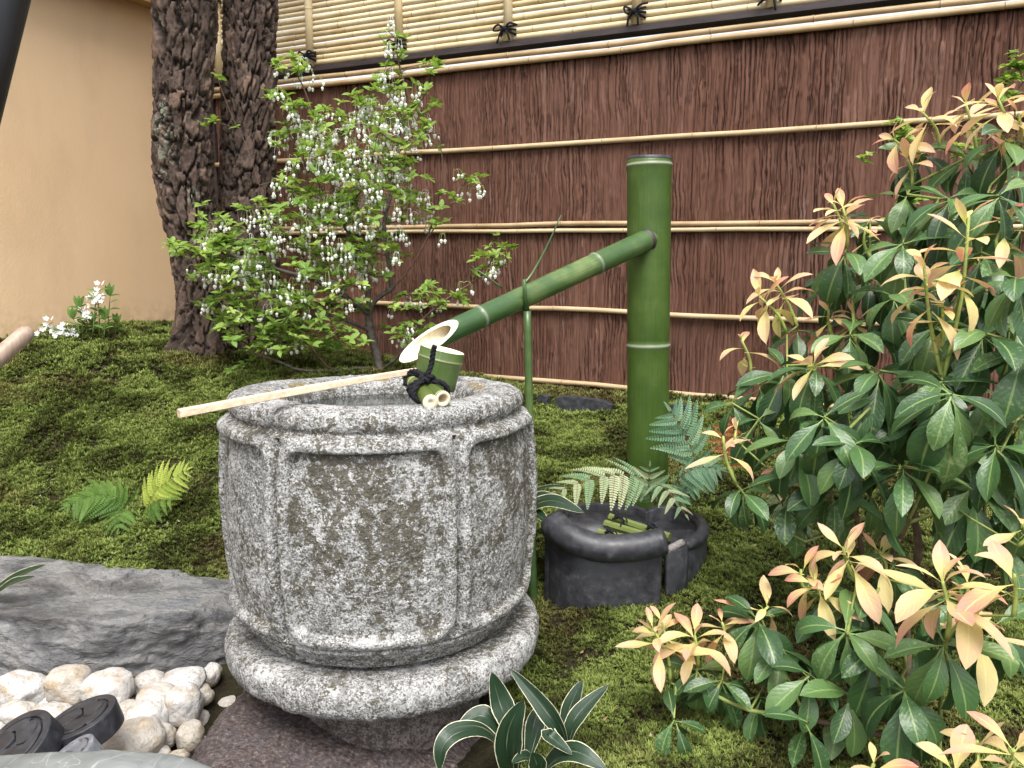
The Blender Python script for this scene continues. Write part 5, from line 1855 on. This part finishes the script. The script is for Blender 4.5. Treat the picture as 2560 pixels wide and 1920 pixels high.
# middle bush
WB = [(1846, 957, 1.12, 13, .086), (1951, 1006, 1.08, 13, .09), (2056, 850, 1.02, 12, .092), (1601, 1058, 1.2, 10, .066), (1780, 900, 1.15, 11, .082), (1720, 950, 1.2, 10, .078), (2150, 960, 1.08, 12, .088), (2100, 1050, 1.12, 12, .086), (1900, 860, 1.2, 11, .084), (1990, 900, 1.2, 11, .084),
      (2200, 900, 1.15, 11, .086), (1640, 905, 1.3, 8, .07), (1580, 870, 1.33, 6, .066), (1800, 1060, 1.2, 9, .08), (2190, 1060, 1.1, 11, .086), (2030, 960, 1.25, 10, .084), (1700, 1080, 1.25, 7, .07), (2140, 1150, 1.15, 10, .084), (1880, 1060, 1.28, 8, .08), (2000, 800, 1.38, 10, .085), (2120, 880, 1.36, 10, .085), (1920, 930, 1.36, 10, .085), (2060, 1000, 1.34, 10, .085), (1830, 850, 1.36, 9, .08), (2190, 980, 1.32, 10, .085), (1750, 860, 1.38, 8, .075)]
SB = [(1562, 942, 1.2, 1590, 1045, 6, .052), (1690, 1010, 1.24, 1715, 1060, 8, .052), (2208, 1130, .98, 2200, 1180, 5, .06), (1590, 930, 1.3, 1600, 960, 4, .04)]
root = P(1885, 1470, 1.26)
root[2] = g_(root[0], root[1])
mb_ = [[root - [0, 0, .03]] + pp((1880, 1300, 1.24), (1850, 1120, 1.2), (1850, 1000, 1.15), (1830, 930, 1.15)),
       pp((1880, 1300, 1.24), (1960, 1130, 1.15), (2000, 1040, 1.12), (2050, 900, 1.08)),
       pp((1850, 1120, 1.2), (1740, 1170, 1.22), (1650, 1110, 1.22), (1605, 1065, 1.2)),
       pp((1960, 1130, 1.15), (2080, 1080, 1.12), (2160, 980, 1.1))]
B1 = pieris('middle glossy bush with big drooping dark leaves and one pink shoot beside the bamboo post', root, mb_, WB, SB, 2)
# low front bush
WC = [(1866, 1282, 1.06, 12, .075), (1636, 1337, 1.1, 12, .072), (1826, 1362, 1.0, 12, .078), (1506, 1447, 1.1, 10, .064), (2041, 1388, .9, 9, .082), (1751, 1457, 1.02, 11, .074), (1951, 1487, .93, 10, .085), (1456, 1552, 1.06, 6, .058), (1560, 1470, 1.08, 9, .066), (1690, 1400, 1.08, 10, .07), (1780, 1300, 1.12, 9, .07),
      (1900, 1400, 1.0, 9, .08), (1640, 1500, 1.08, 7, .066), (2080, 1300, 1.05, 8, .075), (1840, 1500, 1.0, 9, .078), (2150, 1350, 1.0, 8, .08), (1745, 1560, .98, 3, .07), (1930, 1220, 1.15, 8, .07)]
SC = [(1821, 1182, 1.06, 1864, 1275, 11, .064), (1758, 1262, 1.07, 1800, 1310, 11, .056), (1730, 1230, 1.09, 1775, 1300, 6, .05), (1501, 1372, 1.1, 1508, 1440, 11, .060), (1411, 1358, 1.11, 1448, 1475, 11, .060), (1430, 1345, 1.13, 1455, 1470, 7, .054), (1560, 1345, 1.12, 1570, 1400, 7, .05),
      (2036, 1255, .88, 2046, 1380, 12, .066), (2092, 1258, .9, 2080, 1330, 8, .062), (2190, 1240, .86, 2190, 1330, 6, .07), (1900, 1190, 1.12, 1912, 1250, 8, .06), (1660, 1310, 1.1, 1645, 1335, 6, .05), (2120, 1360, .95, 2100, 1400, 6, .06)]
root = P(2010, 1652, .98)
root[2] = g_(root[0], root[1])
mc_ = [[root - [0, 0, .03]] + pp((1965, 1615, .98), (1860, 1580, 1.0), (1740, 1552, 1.03), (1620, 1535, 1.06), (1540, 1500, 1.08), (1460, 1480, 1.1)),
       pp((1965, 1615, .98), (1900, 1540, 1.0), (1840, 1440, 1.02), (1830, 1370, 1.0)),
       pp((1740, 1552, 1.03), (1700, 1460, 1.06), (1650, 1350, 1.1)),
       [root - [-.02, 0, .02]] + pp((2030, 1560, .97), (2045, 1400, .9)),
       pp((1900, 1540, 1.0), (1960, 1420, 1.02), (1880, 1300, 1.06)),
       pp((1830, 1370, 1.0), (1850, 1250, 1.06), (1826, 1200, 1.06))]
C1 = pieris('low front bush whose brown branch creeps over the moss, salmon pink shoots on top', root, mc_, WC, SC, 3)
root = P(2188, 1652, .72)
root[2] = root[2] - .12
SD = [(2188, 1618, .70, 2194, 1690, 10, .070), (1888, 1650, .80, 1892, 1720, 7, .046), (2060, 1668, .74, 2070, 1740, 6, .06), (2110, 1600, .78, 2120, 1700, 5, .05)]
root[2] = g_(root[0], root[1])
md_ = [[root] + pp((2190, 1720, .70), (2194, 1690, .70)), pp((2190, 1720, .70), (2060, 1760, .74), (1892, 1735, .8))]
D1 = pieris('near shoot of yellow and pink young leaves in the lower right corner', root, md_, [(2170, 1770, .70, 6, .07), (1950, 1790, .78, 6, .07)], SD, 4)
print('pieris', A1[1:], B1[1:], C1[1:], D1[1:])
# ---------------------------------------------------------------- ferns
def zc0(y, k):
    return -(.25 + .13 * k) * y * y * .6


def pinna_mesh(k, mat):
    r = np.random.default_rng(500 + k)
    n = 15
    vs, fs, uv = [(-.012, 0, 0), (.012, 0, 0), (.004, 1, zc0(1, k)), (-.004, 1, zc0(1, k))], [[0, 1, 2, 3]], [(.5, 0), (.5, 0), (.5, 1), (.5, 1)]
    zc = lambda y: zc0(y, k)
    for i in range(n):
        y = (i + .5) / n
        w_ = .155 * (1 - y) ** .62 * (.75 + .5 * min(1, y * 6)) + .006
        hw = .46 / n * .80
        for s in (-1, 1):
            fwd = .30 * w_
            b = len(vs)
            q = [(0, y - hw), (s * w_ * .7, y - hw * .95 + fwd * .6), (s * w_, y + fwd), (s * w_ * .75, y + hw * .9 + fwd * .8), (0, y + hw * .8)]
            for X, Y in q:
                vs.append((X, Y, zc(Y) + abs(X) * .25 + r.uniform(-.004, .004)))
                uv.append((.5 + X * 2.2, Y))
            fs.append(list(range(b, b + 5)) if s > 0 else list(range(b + 4, b - 1, -1)))
    return mesh('pinna', vs, fs, uv=uv, mat=mat, smooth=False)


PIN = {}
for mk in ('fern_silver', 'fern_blue', 'fern_lime', 'fern_green', 'fern_red'):
    PIN[mk] = [pinna_mesh(k, M[mk]) for k in range(3)]
rf = np.random.default_rng(9)


def frond(parent, path, mat, L, n=9, stem_mat='twig_red', start=.25, upv=(0, -.5, .8), sag=.25):
    pts = smooth_path(np.array(path), 40)
    o_v, o_f = tube(pts, np.linspace(.0016, .0005, 40), 5)
    fr = obj('frond', o_v, o_f, M[stem_mat], parent)
    t, A, B = frames(pts)
    for i in range(n):
        f = start + (1 - start) * i / (n - .3)
        k = min(39, int(f * 39))
        T = Vector(t[k])
        U = Vector(upv)
        U = (U - T * U.dot(T)).normalized()
        S = T.cross(U)
        ll = L * (math.sin(math.pi * (.22 + .75 * (f - start) / (1 - start))) ** .8) + .008
        for s in (-1, 1):
            d = S * s * .9 + T * (.42 + .25 * f) + Vector((0, 0, -sag * rf.uniform(.2, 1.2)))
            nn = U + S * s * rf.uniform(-.2, .3)
            inst('pinna', PIN[mat][rf.integers(3)], frame_mat(pts[k], d, nn, ll * rf.uniform(.88, 1.1)), fr)
    d = Vector(t[-1])
    inst('pinna', PIN[mat][0], frame_mat(pts[-2], d, upv, L * .35), fr)
    return fr


pq = lambda *q: [P(*k) for k in q]
FERN = thing('fern', P(1420, 1088, 1.80), 'silvery green fern with spreading fronds at the foot of the bamboo post', 'fern')
frond(FERN, pq((1418, 1088, 1.74), (1395, 1040, 1.71), (1350, 1026, 1.68), (1280, 1034, 1.64), (1192, 1066, 1.60)), 'fern_silver', .074, 9, start=.26)
frond(FERN, pq((1450, 1088, 1.74), (1500, 1010, 1.72), (1480, 940, 1.72), (1446, 884, 1.72)), 'fern_blue', .075, 7, upv=(.2, -.9, .3), start=.4)
frond(FERN, pq((1425, 1088, 1.72), (1412, 1050, 1.68), (1440, 1058, 1.62), (1484, 1116, 1.55)), 'fern_silver', .045, 7)
frond(FERN, pq((1430, 1088, 1.75), (1470, 1030, 1.70), (1515, 1010, 1.68), (1560, 1016, 1.66)), 'fern_blue', .055, 8)
frond(FERN, pq((1415, 1090, 1.72), (1402, 1060, 1.69), (1404, 1005, 1.68)), 'fern_silver', .040, 6, upv=(0, -1, .2))
frond(FERN, pq((1440, 1090, 1.74), (1470, 1060, 1.70), (1520, 1040, 1.66)), 'fern_blue', .045, 7)
FERN2 = thing('fern', P(290, 1140, 1.93), 'small fern with one lime green frond growing in the moss left of the basin', 'fern')
b_ = P(296, 1138, 1.92)
frond(FERN2, [b_] + pq((318, 1095, 1.88), (345, 1052, 1.86), (408, 1012, 1.85)), 'fern_lime', .052, 12, 'stem_green', start=.35, upv=(.1, -.8, .5))
frond(FERN2, [b_] + pq((262, 1085, 1.90), (205, 1072, 1.88), (140, 1096, 1.84)), 'fern_green', .070, 12, 'sprig_green', start=.25)
frond(FERN2, [b_] + pq((280, 1105, 1.88), (262, 1110, 1.84), (255, 1145, 1.80)), 'fern_green', .05, 6, 'sprig_green', start=.3)
frond(FERN2, [b_] + pq((315, 1105, 1.88), (335, 1085, 1.86), (375, 1078, 1.84)), 'fern_green', .06, 7, 'sprig_green', start=.3)
FERN3 = thing('fern', P(1615, 1020, 1.6), 'rust red fern frond standing behind the pink shoot of the bush', 'fern')
frond(FERN3, pq((1640, 1060, 1.6), (1612, 1000, 1.58), (1592, 950, 1.57), (1578, 906, 1.57)), 'fern_red', .05, 8, start=.35, upv=(0, -1, .2))
FERN4 = thing('fern', P(1730, 1160, 1.5), 'pale fern half hidden under the middle glossy bush', 'fern')
frond(FERN4, pq((1745, 1180, 1.5), (1715, 1130, 1.48), (1690, 1090, 1.47), (1672, 1060, 1.47)), 'fern_silver', .055, 7)
frond(FERN4, pq((1745, 1180, 1.5), (1735, 1130, 1.46), (1725, 1150, 1.40)), 'fern_silver', .04, 6)
for F_ in (FERN, FERN2, FERN3, FERN4):
    pass


# ---------------------------------------------------------------- broad striped leaves
def blade(parent, path, width, mat='variegated', face=(0, -.6, .8), fold=.25, wav=.05, roll=0.0, n=20, shape=.75):
    pts = smooth_path(np.array(path), n)
    t = np.gradient(pts, axis=0)
    t /= np.linalg.norm(t, axis=1)[:, None]
    fc = np.array(face, float)
    vs, uv = [], []
    U = np.linspace(-1, 1, 7)
    ph_ = rf.uniform(0, 6)
    for k in range(n):
        v = k / (n - 1)
        s = np.cross(t[k], fc)
        s /= np.linalg.norm(s) + 1e-9
        nn = np.cross(s, t[k])
        a = roll * v
        s, nn = s * math.cos(a) + nn * math.sin(a), nn * math.cos(a) - s * math.sin(a)
        w_ = width / 2 * (min(1, .28 + 1.4 * v) * max(0, 1 - v ** 3.2) ** shape) + .0006
        for u in U:
            h = fold * abs(u) * w_ + wav * w_ * math.sin(v * 16 + ph_ + (2.5 if u > 0 else 0)) * abs(u) ** 1.5
            vs.append(pts[k] + s * u * w_ + nn * h)
            uv.append((u * .5 + .5, v))
    return obj('leaf', vs, grid_faces(7, n), M[mat], parent, uv=uv)


gz = float(ground_z(P(1150, 1650, 1.04)[0], 1.04))
VB = P(1150, 1655, 1.04)
VP_ = thing('variegated_lily', (VB[0], VB[1], gz), 'clump of broad dark leaves edged with cream in front of the basin', 'plant')
d = lambda *q: [P(*k) for k in q]
blade(VP_, d((1108, 1690, 1.0), (1098, 1640, .97), (1102, 1575, .955), (1132, 1512, .95)), .040, fold=.18, face=(0.1, -.9, .5))
blade(VP_, d((1115, 1620, 1.03), (1095, 1555, 1.04), (1078, 1505, 1.05), (1062, 1452, 1.05)), .036, fold=.3, face=(.2, -.9, .4))
blade(VP_, d((1226, 1615, 1.04), (1205, 1570, 1.03), (1165, 1515, 1.04), (1103, 1445, 1.06)), .028, fold=.45, face=(-.4, -.6, .6))
blade(VP_, d((1210, 1600, 1.06), (1222, 1560, 1.07), (1240, 1510, 1.08), (1258, 1470, 1.09)), .028, fold=.2, face=(-.5, -.7, .4))
blade(VP_, d((1226, 1620, 1.05), (1232, 1575, 1.05), (1262, 1530, 1.06), (1314, 1480, 1.07)), .027, fold=.3, face=(-.5, -.7, .5))
blade(VP_, d((1168, 1668, .99), (1205, 1632, .97), (1250, 1628, .95), (1312, 1664, .93)), .034, fold=.2, face=(0, -.5, .85))
blade(VP_, d((1215, 1640, 1.0), (1185, 1590, .98), (1195, 1598, .97), (1236, 1630, .95)), .022, fold=.5, face=(.1, -.6, .8))
blade(VP_, d((1090, 1620, 1.02), (1045, 1580, .99), (990, 1580, .97), (955, 1612, .955), (948, 1665, .95)), .030, fold=.2, face=(-.1, -.5, .85), n=24)
blade(VP_, d((1095, 1600, 1.04), (1060, 1555, 1.04), (1030, 1545, 1.04), (985, 1575, 1.03)), .030, fold=.2, face=(-.1, -.5, .85))
blade(VP_, d((1155, 1660, 1.0), (1150, 1640, .98), (1130, 1635, .965), (1106, 1648, .95)), .018, fold=.3, face=(0, -.5, .85))
blade(VP_, d((1165, 1690, .98), (1163, 1660, .965), (1158, 1640, .96), (1150, 1625, .955)), .026, fold=.25, face=(0, -.9, .3))
blade(VP_, d((1140, 1640, 1.05), (1150, 1590, 1.06), (1160, 1550, 1.07), (1172, 1525, 1.08)), .030, fold=.3, face=(0, -.9, .3))
VP2 = thing('variegated_lily', P(1140, 1140, 1.6), 'striped cream edged leaves arching out from behind the basin over the tile drain', 'plant')
vb = P(1120, 1190, 1.60)
blade(VP2, [vb] + d((1140, 1110, 1.58), (1190, 1083, 1.54), (1262, 1108, 1.50)), .042, fold=.2, face=(0, -.6, .8))
blade(VP2, [vb] + d((1135, 1100, 1.6), (1165, 1072, 1.58), (1210, 1074, 1.55)), .026, fold=.3)
blade(VP2, [vb] + d((1150, 1075, 1.62), (1185, 1052, 1.60), (1225, 1052, 1.57)), .010, fold=.5)
blade(VP2, [vb] + d((1145, 1120, 1.56), (1165, 1115, 1.53), (1180, 1130, 1.50)), .03, fold=.3)
VP3 = thing('variegated_lily', P(-20, 1300, 1.5), 'narrow white striped leaves entering at the left edge above the boulder', 'plant')
vb = P(-40, 1300, 1.5)
blade(VP3, [vb] + d((0, 1268, 1.48), (50, 1240, 1.46), (98, 1220, 1.45)), .022, fold=.4)
blade(VP3, [vb] + d((-5, 1280, 1.46), (30, 1258, 1.44), (75, 1245, 1.43)), .02, fold=.4)

# ---------------------------------------------------------------- white flowered sprigs by the wall
SPG = thing('white_flower_plant', P(170, 726, 2.85), 'small leafy plant with white flower clusters on the moss crest by the ochre wall', 'plant')
sprl = [leaf_mesh('leaf', M['fern_green'], lambda v: lance(v, .17), .5, .3, 5, 2)]
stems = [((216, 728), (214, 680), (210, 630), 'f'), ((236, 728), (234, 690), (238, 640), 'l'), ((172, 728), (168, 705), (158, 690), 'l'), ((140, 730), (128, 718), (100, 706), 'f'), ((185, 728), (188, 700), (182, 672), 'f'), ((225, 728), (226, 700), (228, 690), 'l'),
         ((252, 728), (250, 715), (254, 700), 'l'), ((160, 730), (158, 722), (154, 718), 'f'), ((150, 730), (145, 715), (128, 714), 'f'), ((195, 728), (197, 712), (200, 700), 'l'), ((200, 728), (206, 660), (208, 642), 'f'), ((178, 728), (178, 700), (172, 665), 'l')]
ptl = []


def petal_cluster(k, n):
    r = np.random.default_rng(700 + k)
    mb = MB()
    for i in range(n):
        c = r.normal(0, .0095, 3)
        nrm = Vector((r.normal(0, .6), -1 + r.normal(0, .4), .4 + r.normal(0, .5))).normalized()
        for j in range(5):
            a = j * 1.2566 + r.uniform(-.2, .2)
            e1 = nrm.orthogonal().normalized()
            e2 = nrm.cross(e1)
            d_ = np.array(e1 * math.cos(a) + e2 * math.sin(a))
            s_ = np.array(nrm.cross(Vector(d_)))
            nn = np.array(nrm)
            mb.add([c, c + d_ * .005 + s_ * .003 + nn * .001, c + d_ * .0085 + nn * .0022, c + d_ * .005 - s_ * .003 + nn * .001], [[0, 1, 2, 3]])
    v, f, uv, at = mb.parts()
    return mesh('flower_cluster', v, f, mat=M['petal'], smooth=False)


PC = [petal_cluster(0, 10), petal_cluster(1, 6), petal_cluster(2, 14)]
for i, (a, b, c, kind) in enumerate(stems):
    Yq = 2.84 + .04 * math.sin(i * 2.3)
    pth = smooth_path([P(*a, Yq), P(*b, Yq), P(*c, Yq)], 8)
    v, f = tube(pth, np.linspace(.0022, .0012, 8), 5)
    obj('stem', v, f, M['sprig_green'], SPG)
    for k in range(2, 8):
        for s in (-1, 1):
            if rf.uniform() < .25:
                continue
            az = rf.uniform(-.6, .6)
            inst('leaf', sprl[0], frame_mat(pth[k], (s * math.cos(az), math.sin(az), rf.uniform(.1, .7)), (0, -.4, 1), float(rf.uniform(.025, .045))), SPG)
    if kind == 'f':
        inst('flower_cluster', PC[i % 3], Matrix.Translation(Vector(pth[-1])) @ Matrix.Scale(1.35, 4), SPG)
        inst('flower_cluster', PC[(i + 1) % 3], Matrix.Translation(Vector(pth[-2] + [0.01, -.01, .0])) @ Matrix.Scale(1.1, 4), SPG)
    else:
        for s in (-.4, .4, 0):
            inst('leaf', sprl[0], frame_mat(pth[-1], (s, -.1, 1), (0, -1, .2), float(rf.uniform(.035, .05))), SPG)

# ---------------------------------------------------------------- drain ring built of old roof tiles
DR = thing('tile_drain', P(1330, 1290, 1.60), 'dark drain built from curved roof tiles with a rolled front rim, beside the basin', 'drain')


def wall_strip(name, top, th_, zbot, mat=None, rim=0.0, lean=0.0, out=None):
    """upright slab along the path of its top edge"""
    top = np.array(top)
    n = len(top)
    t = np.gradient(top[:, :2], axis=0)
    t /= np.linalg.norm(t, axis=1)[:, None]
    nn = np.stack([-t[:, 1], t[:, 0]], -1)
    rows = []
    for s, z in ((-.5, 'b'), (-.5, 'm'), (-.5, 't'), (-.38, 'T'), (.38, 'T'), (.5, 't'), (.5, 'm'), (.5, 'b')):
        q = top.copy()
        off = nn * th_ * s
        if z == 'b':
            q[:, 2] = zbot
            off = off - nn * lean
        elif z == 'm':
            q[:, 2] = (q[:, 2] + zbot) / 2
            off = off - nn * lean * .5
        elif z == 't':
            q[:, 2] -= .002
        q[:, :2] += off
        rows.append(q)
    v = np.concatenate(rows)
    f = [grid_faces(n, 8), np.array([[k * n for k in range(8)], [k * n + n - 1 for k in range(7, -1, -1)]])]
    return obj(name, v, f, M[mat or 'tile'], DR)


zt = .462
rp_ = lambda q, n=40: smooth_path(np.array([P(*k) for k in q]), n)
roll = rp_([(1192, 1128, 1.52), (1205, 1142, 1.50), (1240, 1166, 1.47), (1300, 1184, 1.455), (1370, 1182, 1.455), (1432, 1170, 1.465)], 40)
rad = np.interp(np.linspace(0, 1, 40), [0, .04, .12, .35, .7, 1], [.018, .026, .030, .0275, .0265, .0265])
v, f = tube(roll, rad, 20, True)
obj('rolled_rim', v, f, M['tile'], DR)
fw = roll.copy()
fw[:, 1] += .026
fw[:, 2] -= .012
wall_strip('front_wall', fw, .022, .22)
v, f = lathe(P(1433.5, 1170, 1.4645), [(.0245, 0), (.020, .001), (.016, -.006), (.0005, -.008)], 20, axis=roll[-1] - roll[-2])
obj('chipped_end', v, f, M['clay'], DR)
lw = rp_([(1187, 1128, 1.53), (1192, 1118, 1.58), (1205, 1105, 1.65), (1222, 1095, 1.70)], 16)
wall_strip('side_wall', lw, .018, .24)
bw = rp_([(1222, 1096, 1.70), (1262, 1088, 1.75), (1320, 1086, 1.77), (1372, 1092, 1.765), (1402, 1106, 1.74)], 26)
wall_strip('back_wall', bw, .016, .30)
sc = rp_([(1400, 1102, 1.745), (1425, 1093, 1.765), (1465, 1098, 1.75), (1505, 1112, 1.70), (1520, 1132, 1.63), (1508, 1152, 1.575), (1478, 1166, 1.54), (1446, 1172, 1.53)], 44)
wall_strip('scroll_wall', sc, .016, .27)
v, f = tube(sc[14:38] + np.array([0, 0, -.012]), np.interp(np.linspace(0, 1, 24), [0, .5, .9, 1], [.008, .014, .014, .012]), 14)
obj('scroll_rim', v, f, M['tile'], DR)
v, f = tube(rp_([(1474, 1172, 1.525), (1455, 1182, 1.51), (1442, 1188, 1.505)], 10), .008, 8)
obj('chipped_edge', v, f, M['clay'], DR)
bs = rp_([(1440, 1190, 1.50), (1462, 1186, 1.51), (1482, 1176, 1.53)], 10)
wall_strip('corner_slab', bs, .014, .24)
# sloping inside trays and the dark well
cen = P(1282, 1140, 1.585)
zt2 = cen[2]
n = 40
ringo = np.concatenate([fw[::-1][:: 3], lw[::2], bw[::2]])
m = len(ringo)
ang = np.arctan2(ringo[:, 1] - cen[1], ringo[:, 0] - cen[0])
hole_ = np.stack([cen[0] + .062 * np.cos(ang), cen[1] + .050 * np.sin(ang), np.full(m, zt2 - .022)], -1)
mid = ringo * .5 + hole_ * .5
ro = ringo.copy()
ro[:, 2] = np.minimum(ro[:, 2] - .022, zt2 + .02)
mid[:, 2] = zt2 - .006
deep = hole_.copy()
deep[:, 2] -= .13
deep2 = deep * .02 + np.array([cen[0], cen[1], deep[0, 2]]) * .98
obj('inner_tray', np.concatenate([ro, mid, hole_, deep, deep2]), grid_faces(m, 5, True), M['tile'], DR)
rr_ = sc[2:42:2]
c2 = P(1455, 1140, 1.635)
m2 = len(rr_)
a1 = rr_ * np.array([1, 1, 1.0])
a1[:, 2] -= .03
obj('scroll_tray', np.concatenate([a1, a1 * .4 + np.array([c2[0], c2[1], a1[:, 2].mean() - .014]) * .6, a1 * .02 + np.array([c2[0], c2[1], a1[:, 2].mean() - .018]) * .98]), grid_faces(m2, 3), M['tile'], DR)
v, f = box(P(1400, 1138, 1.62) - [0, 0, .02], (.03, .17, .03), np.array(Matrix.Rotation(.5, 3, 'Z')))
obj('broken_edge', v, f, M['tile'], DR, smooth=False)

GR = thing('bamboo_grate', P(1375, 1160, 1.53), 'olive bamboo rods bound with black rope lying in the tile drain', 'drain cover')
for (u0, v0, y0, u1, v1, y1, r) in [(1317, 1117, 1.60, 1447, 1160, 1.52, .0088), (1307, 1131, 1.575, 1432, 1168, 1.50, .0088), (1292, 1150, 1.55, 1400, 1172, 1.50, .008), (1284, 1158, 1.535, 1385, 1182, 1.49, .008)]:
    v, f, uv, val = culm(P(u0, v0, y0), P(u1, v1, y1), r, r * .95, [], n=8)
    obj('bamboo_rod', v, f, M['bamboo_olive'], GR, uv=uv, attr={'val': val}, smooth=False)
for (u, v_, y, s_) in [(1338, 1128, 1.575, .55), (1408, 1150, 1.53, .5), (1318, 1158, 1.53, .45)]:
    knot(P(u, v_, y) + np.array([0, -.004, .006]), GR, np.array((.75, -.35, -.5)) * 1.0, np.array((.3, .8, .35)), np.array((.1, -.5, .85)), s_, 'rope_knot')

# roof tiles sunk along the foot of the fence
for (ul, vl, ur, vr, y0, y1, lab) in [(1200, 862, 1320, 874, 2.55, 2.48, 'long dark roof tile sunk in the moss left of the bamboo post'),
                                      (1448, 880, 1492, 884, 2.40, 2.37, 'small dark roof tile edge sunk in moss right of the bamboo post'),
                                      (1160, 860, 1180, 862, 2.6, 2.58, 'tiny dark tile corner in the moss beside the prop stick')]:
    a, b = P(ul, vl, y0), P(ur, vr, y1)
    a[2], b[2] = a[2] + .002, b[2] + .002
    t = (b - a) / np.linalg.norm(b - a)
    nb = np.array([-t[1], t[0], 0])
    dn = np.array([0, 0, -.06])
    q = []
    for s, z in [(0, .0), (.12, .007), (.5, .009), (.88, .004), (1, -.006)]:
        p0 = a + (b - a) * s + [0, 0, z]
        q += [p0 + dn, p0, p0 + nb * .028 + [0, 0, .002], p0 + nb * .028 + dn]
    f = [grid_faces(4, 5), np.array([[0, 1, 2, 3], [19, 18, 17, 16]])]
    single('sunken_tile', q, f, M['tile'], lab, 'roof tile', 'roof tiles sunk along the fence foot', smooth=False)

# ---------------------------------------------------------------- black leaning post and wooden handle at the left edge
a, b = P(20, -140, .85), P(-84, 270, .80)
dd = (b - a) / np.linalg.norm(b - a)
e0 = a - dd * .9
e1 = a + dd * ((.12 - a[2]) / dd[2])
v, f = tube([e0, a, b, e1], [.030, .030, .030, .030], 14)
single('leaning_post', v, f, M['black'], 'black leaning post cutting the upper left corner in front of the ochre wall', 'post')
a, b = P(54, 722, 1.2), P(-20, 786, 1.16)
dd = (b - a) / np.linalg.norm(b - a)
e1 = a + dd * ((.2 - a[2]) / dd[2])
pts = np.array([a - dd * .0125, a - dd * .0115, a - dd * .008, a - dd * .003, a + dd * .004, b, e1])
v, f = tube(pts, [.001, .0055, .0095, .0118, .0125, .0130, .0150], 20)
single('wooden_handle', v, f, M['wood_handle'], 'round ended wooden handle leaning in from the left edge above the moss', 'handle')

# ---------------------------------------------------------------- fallen bits on the moss
lr = np.random.default_rng(31)
s = NT('leaf_litter')
v_ = s.attr('val')
M['litter'] = s.done(s.ramp(v_, [(0, (0.07, 0.035, 0.02)), (0.5, (0.20, 0.11, 0.05)), (0.75, (0.34, 0.24, 0.12)), (1, (0.62, 0.58, 0.45))]), 0.7)
mb = MB()
for i in range(420):
    x, y = lr.uniform(-2.0, 1.5), lr.uniform(.75, 3.0)
    if inside(np.array([x]), np.array([y]), BED)[0] or math.hypot(x + .218, y - 1.3) < .3 or (x * FN[0] + (y - 3.03) * FN[1]) < .04 or ((x - C0[0]) * FD[0] + (y - C0[1]) * FD[1]) < .05:
        continue
    z = float(ground_z(x, y)) + .009
    a = lr.uniform(0, 6.283)
    d_ = np.array([math.cos(a), math.sin(a), lr.uniform(-.1, .35)])
    s_ = np.array([-math.sin(a), math.cos(a), lr.uniform(-.3, .3)])
    if lr.uniform() < .6:
        L, w_, val = lr.uniform(.012, .035), .0007, lr.uniform(.1, .7)
    else:
        L, w_, val = lr.uniform(.006, .012), lr.uniform(.002, .0035), lr.uniform(.2, 1)
    c = np.array([x, y, z])
    mb.add([c - d_ * L / 2, c + s_ * w_, c + d_ * L / 2 + [0, 0, .002], c - s_ * w_], [[0, 1, 2, 3]], at=val)
tag(mb.build('leaf_litter', M['litter'], None, smooth=False), 'fallen needles, petals and leaf scraps on the moss', kind='stuff')
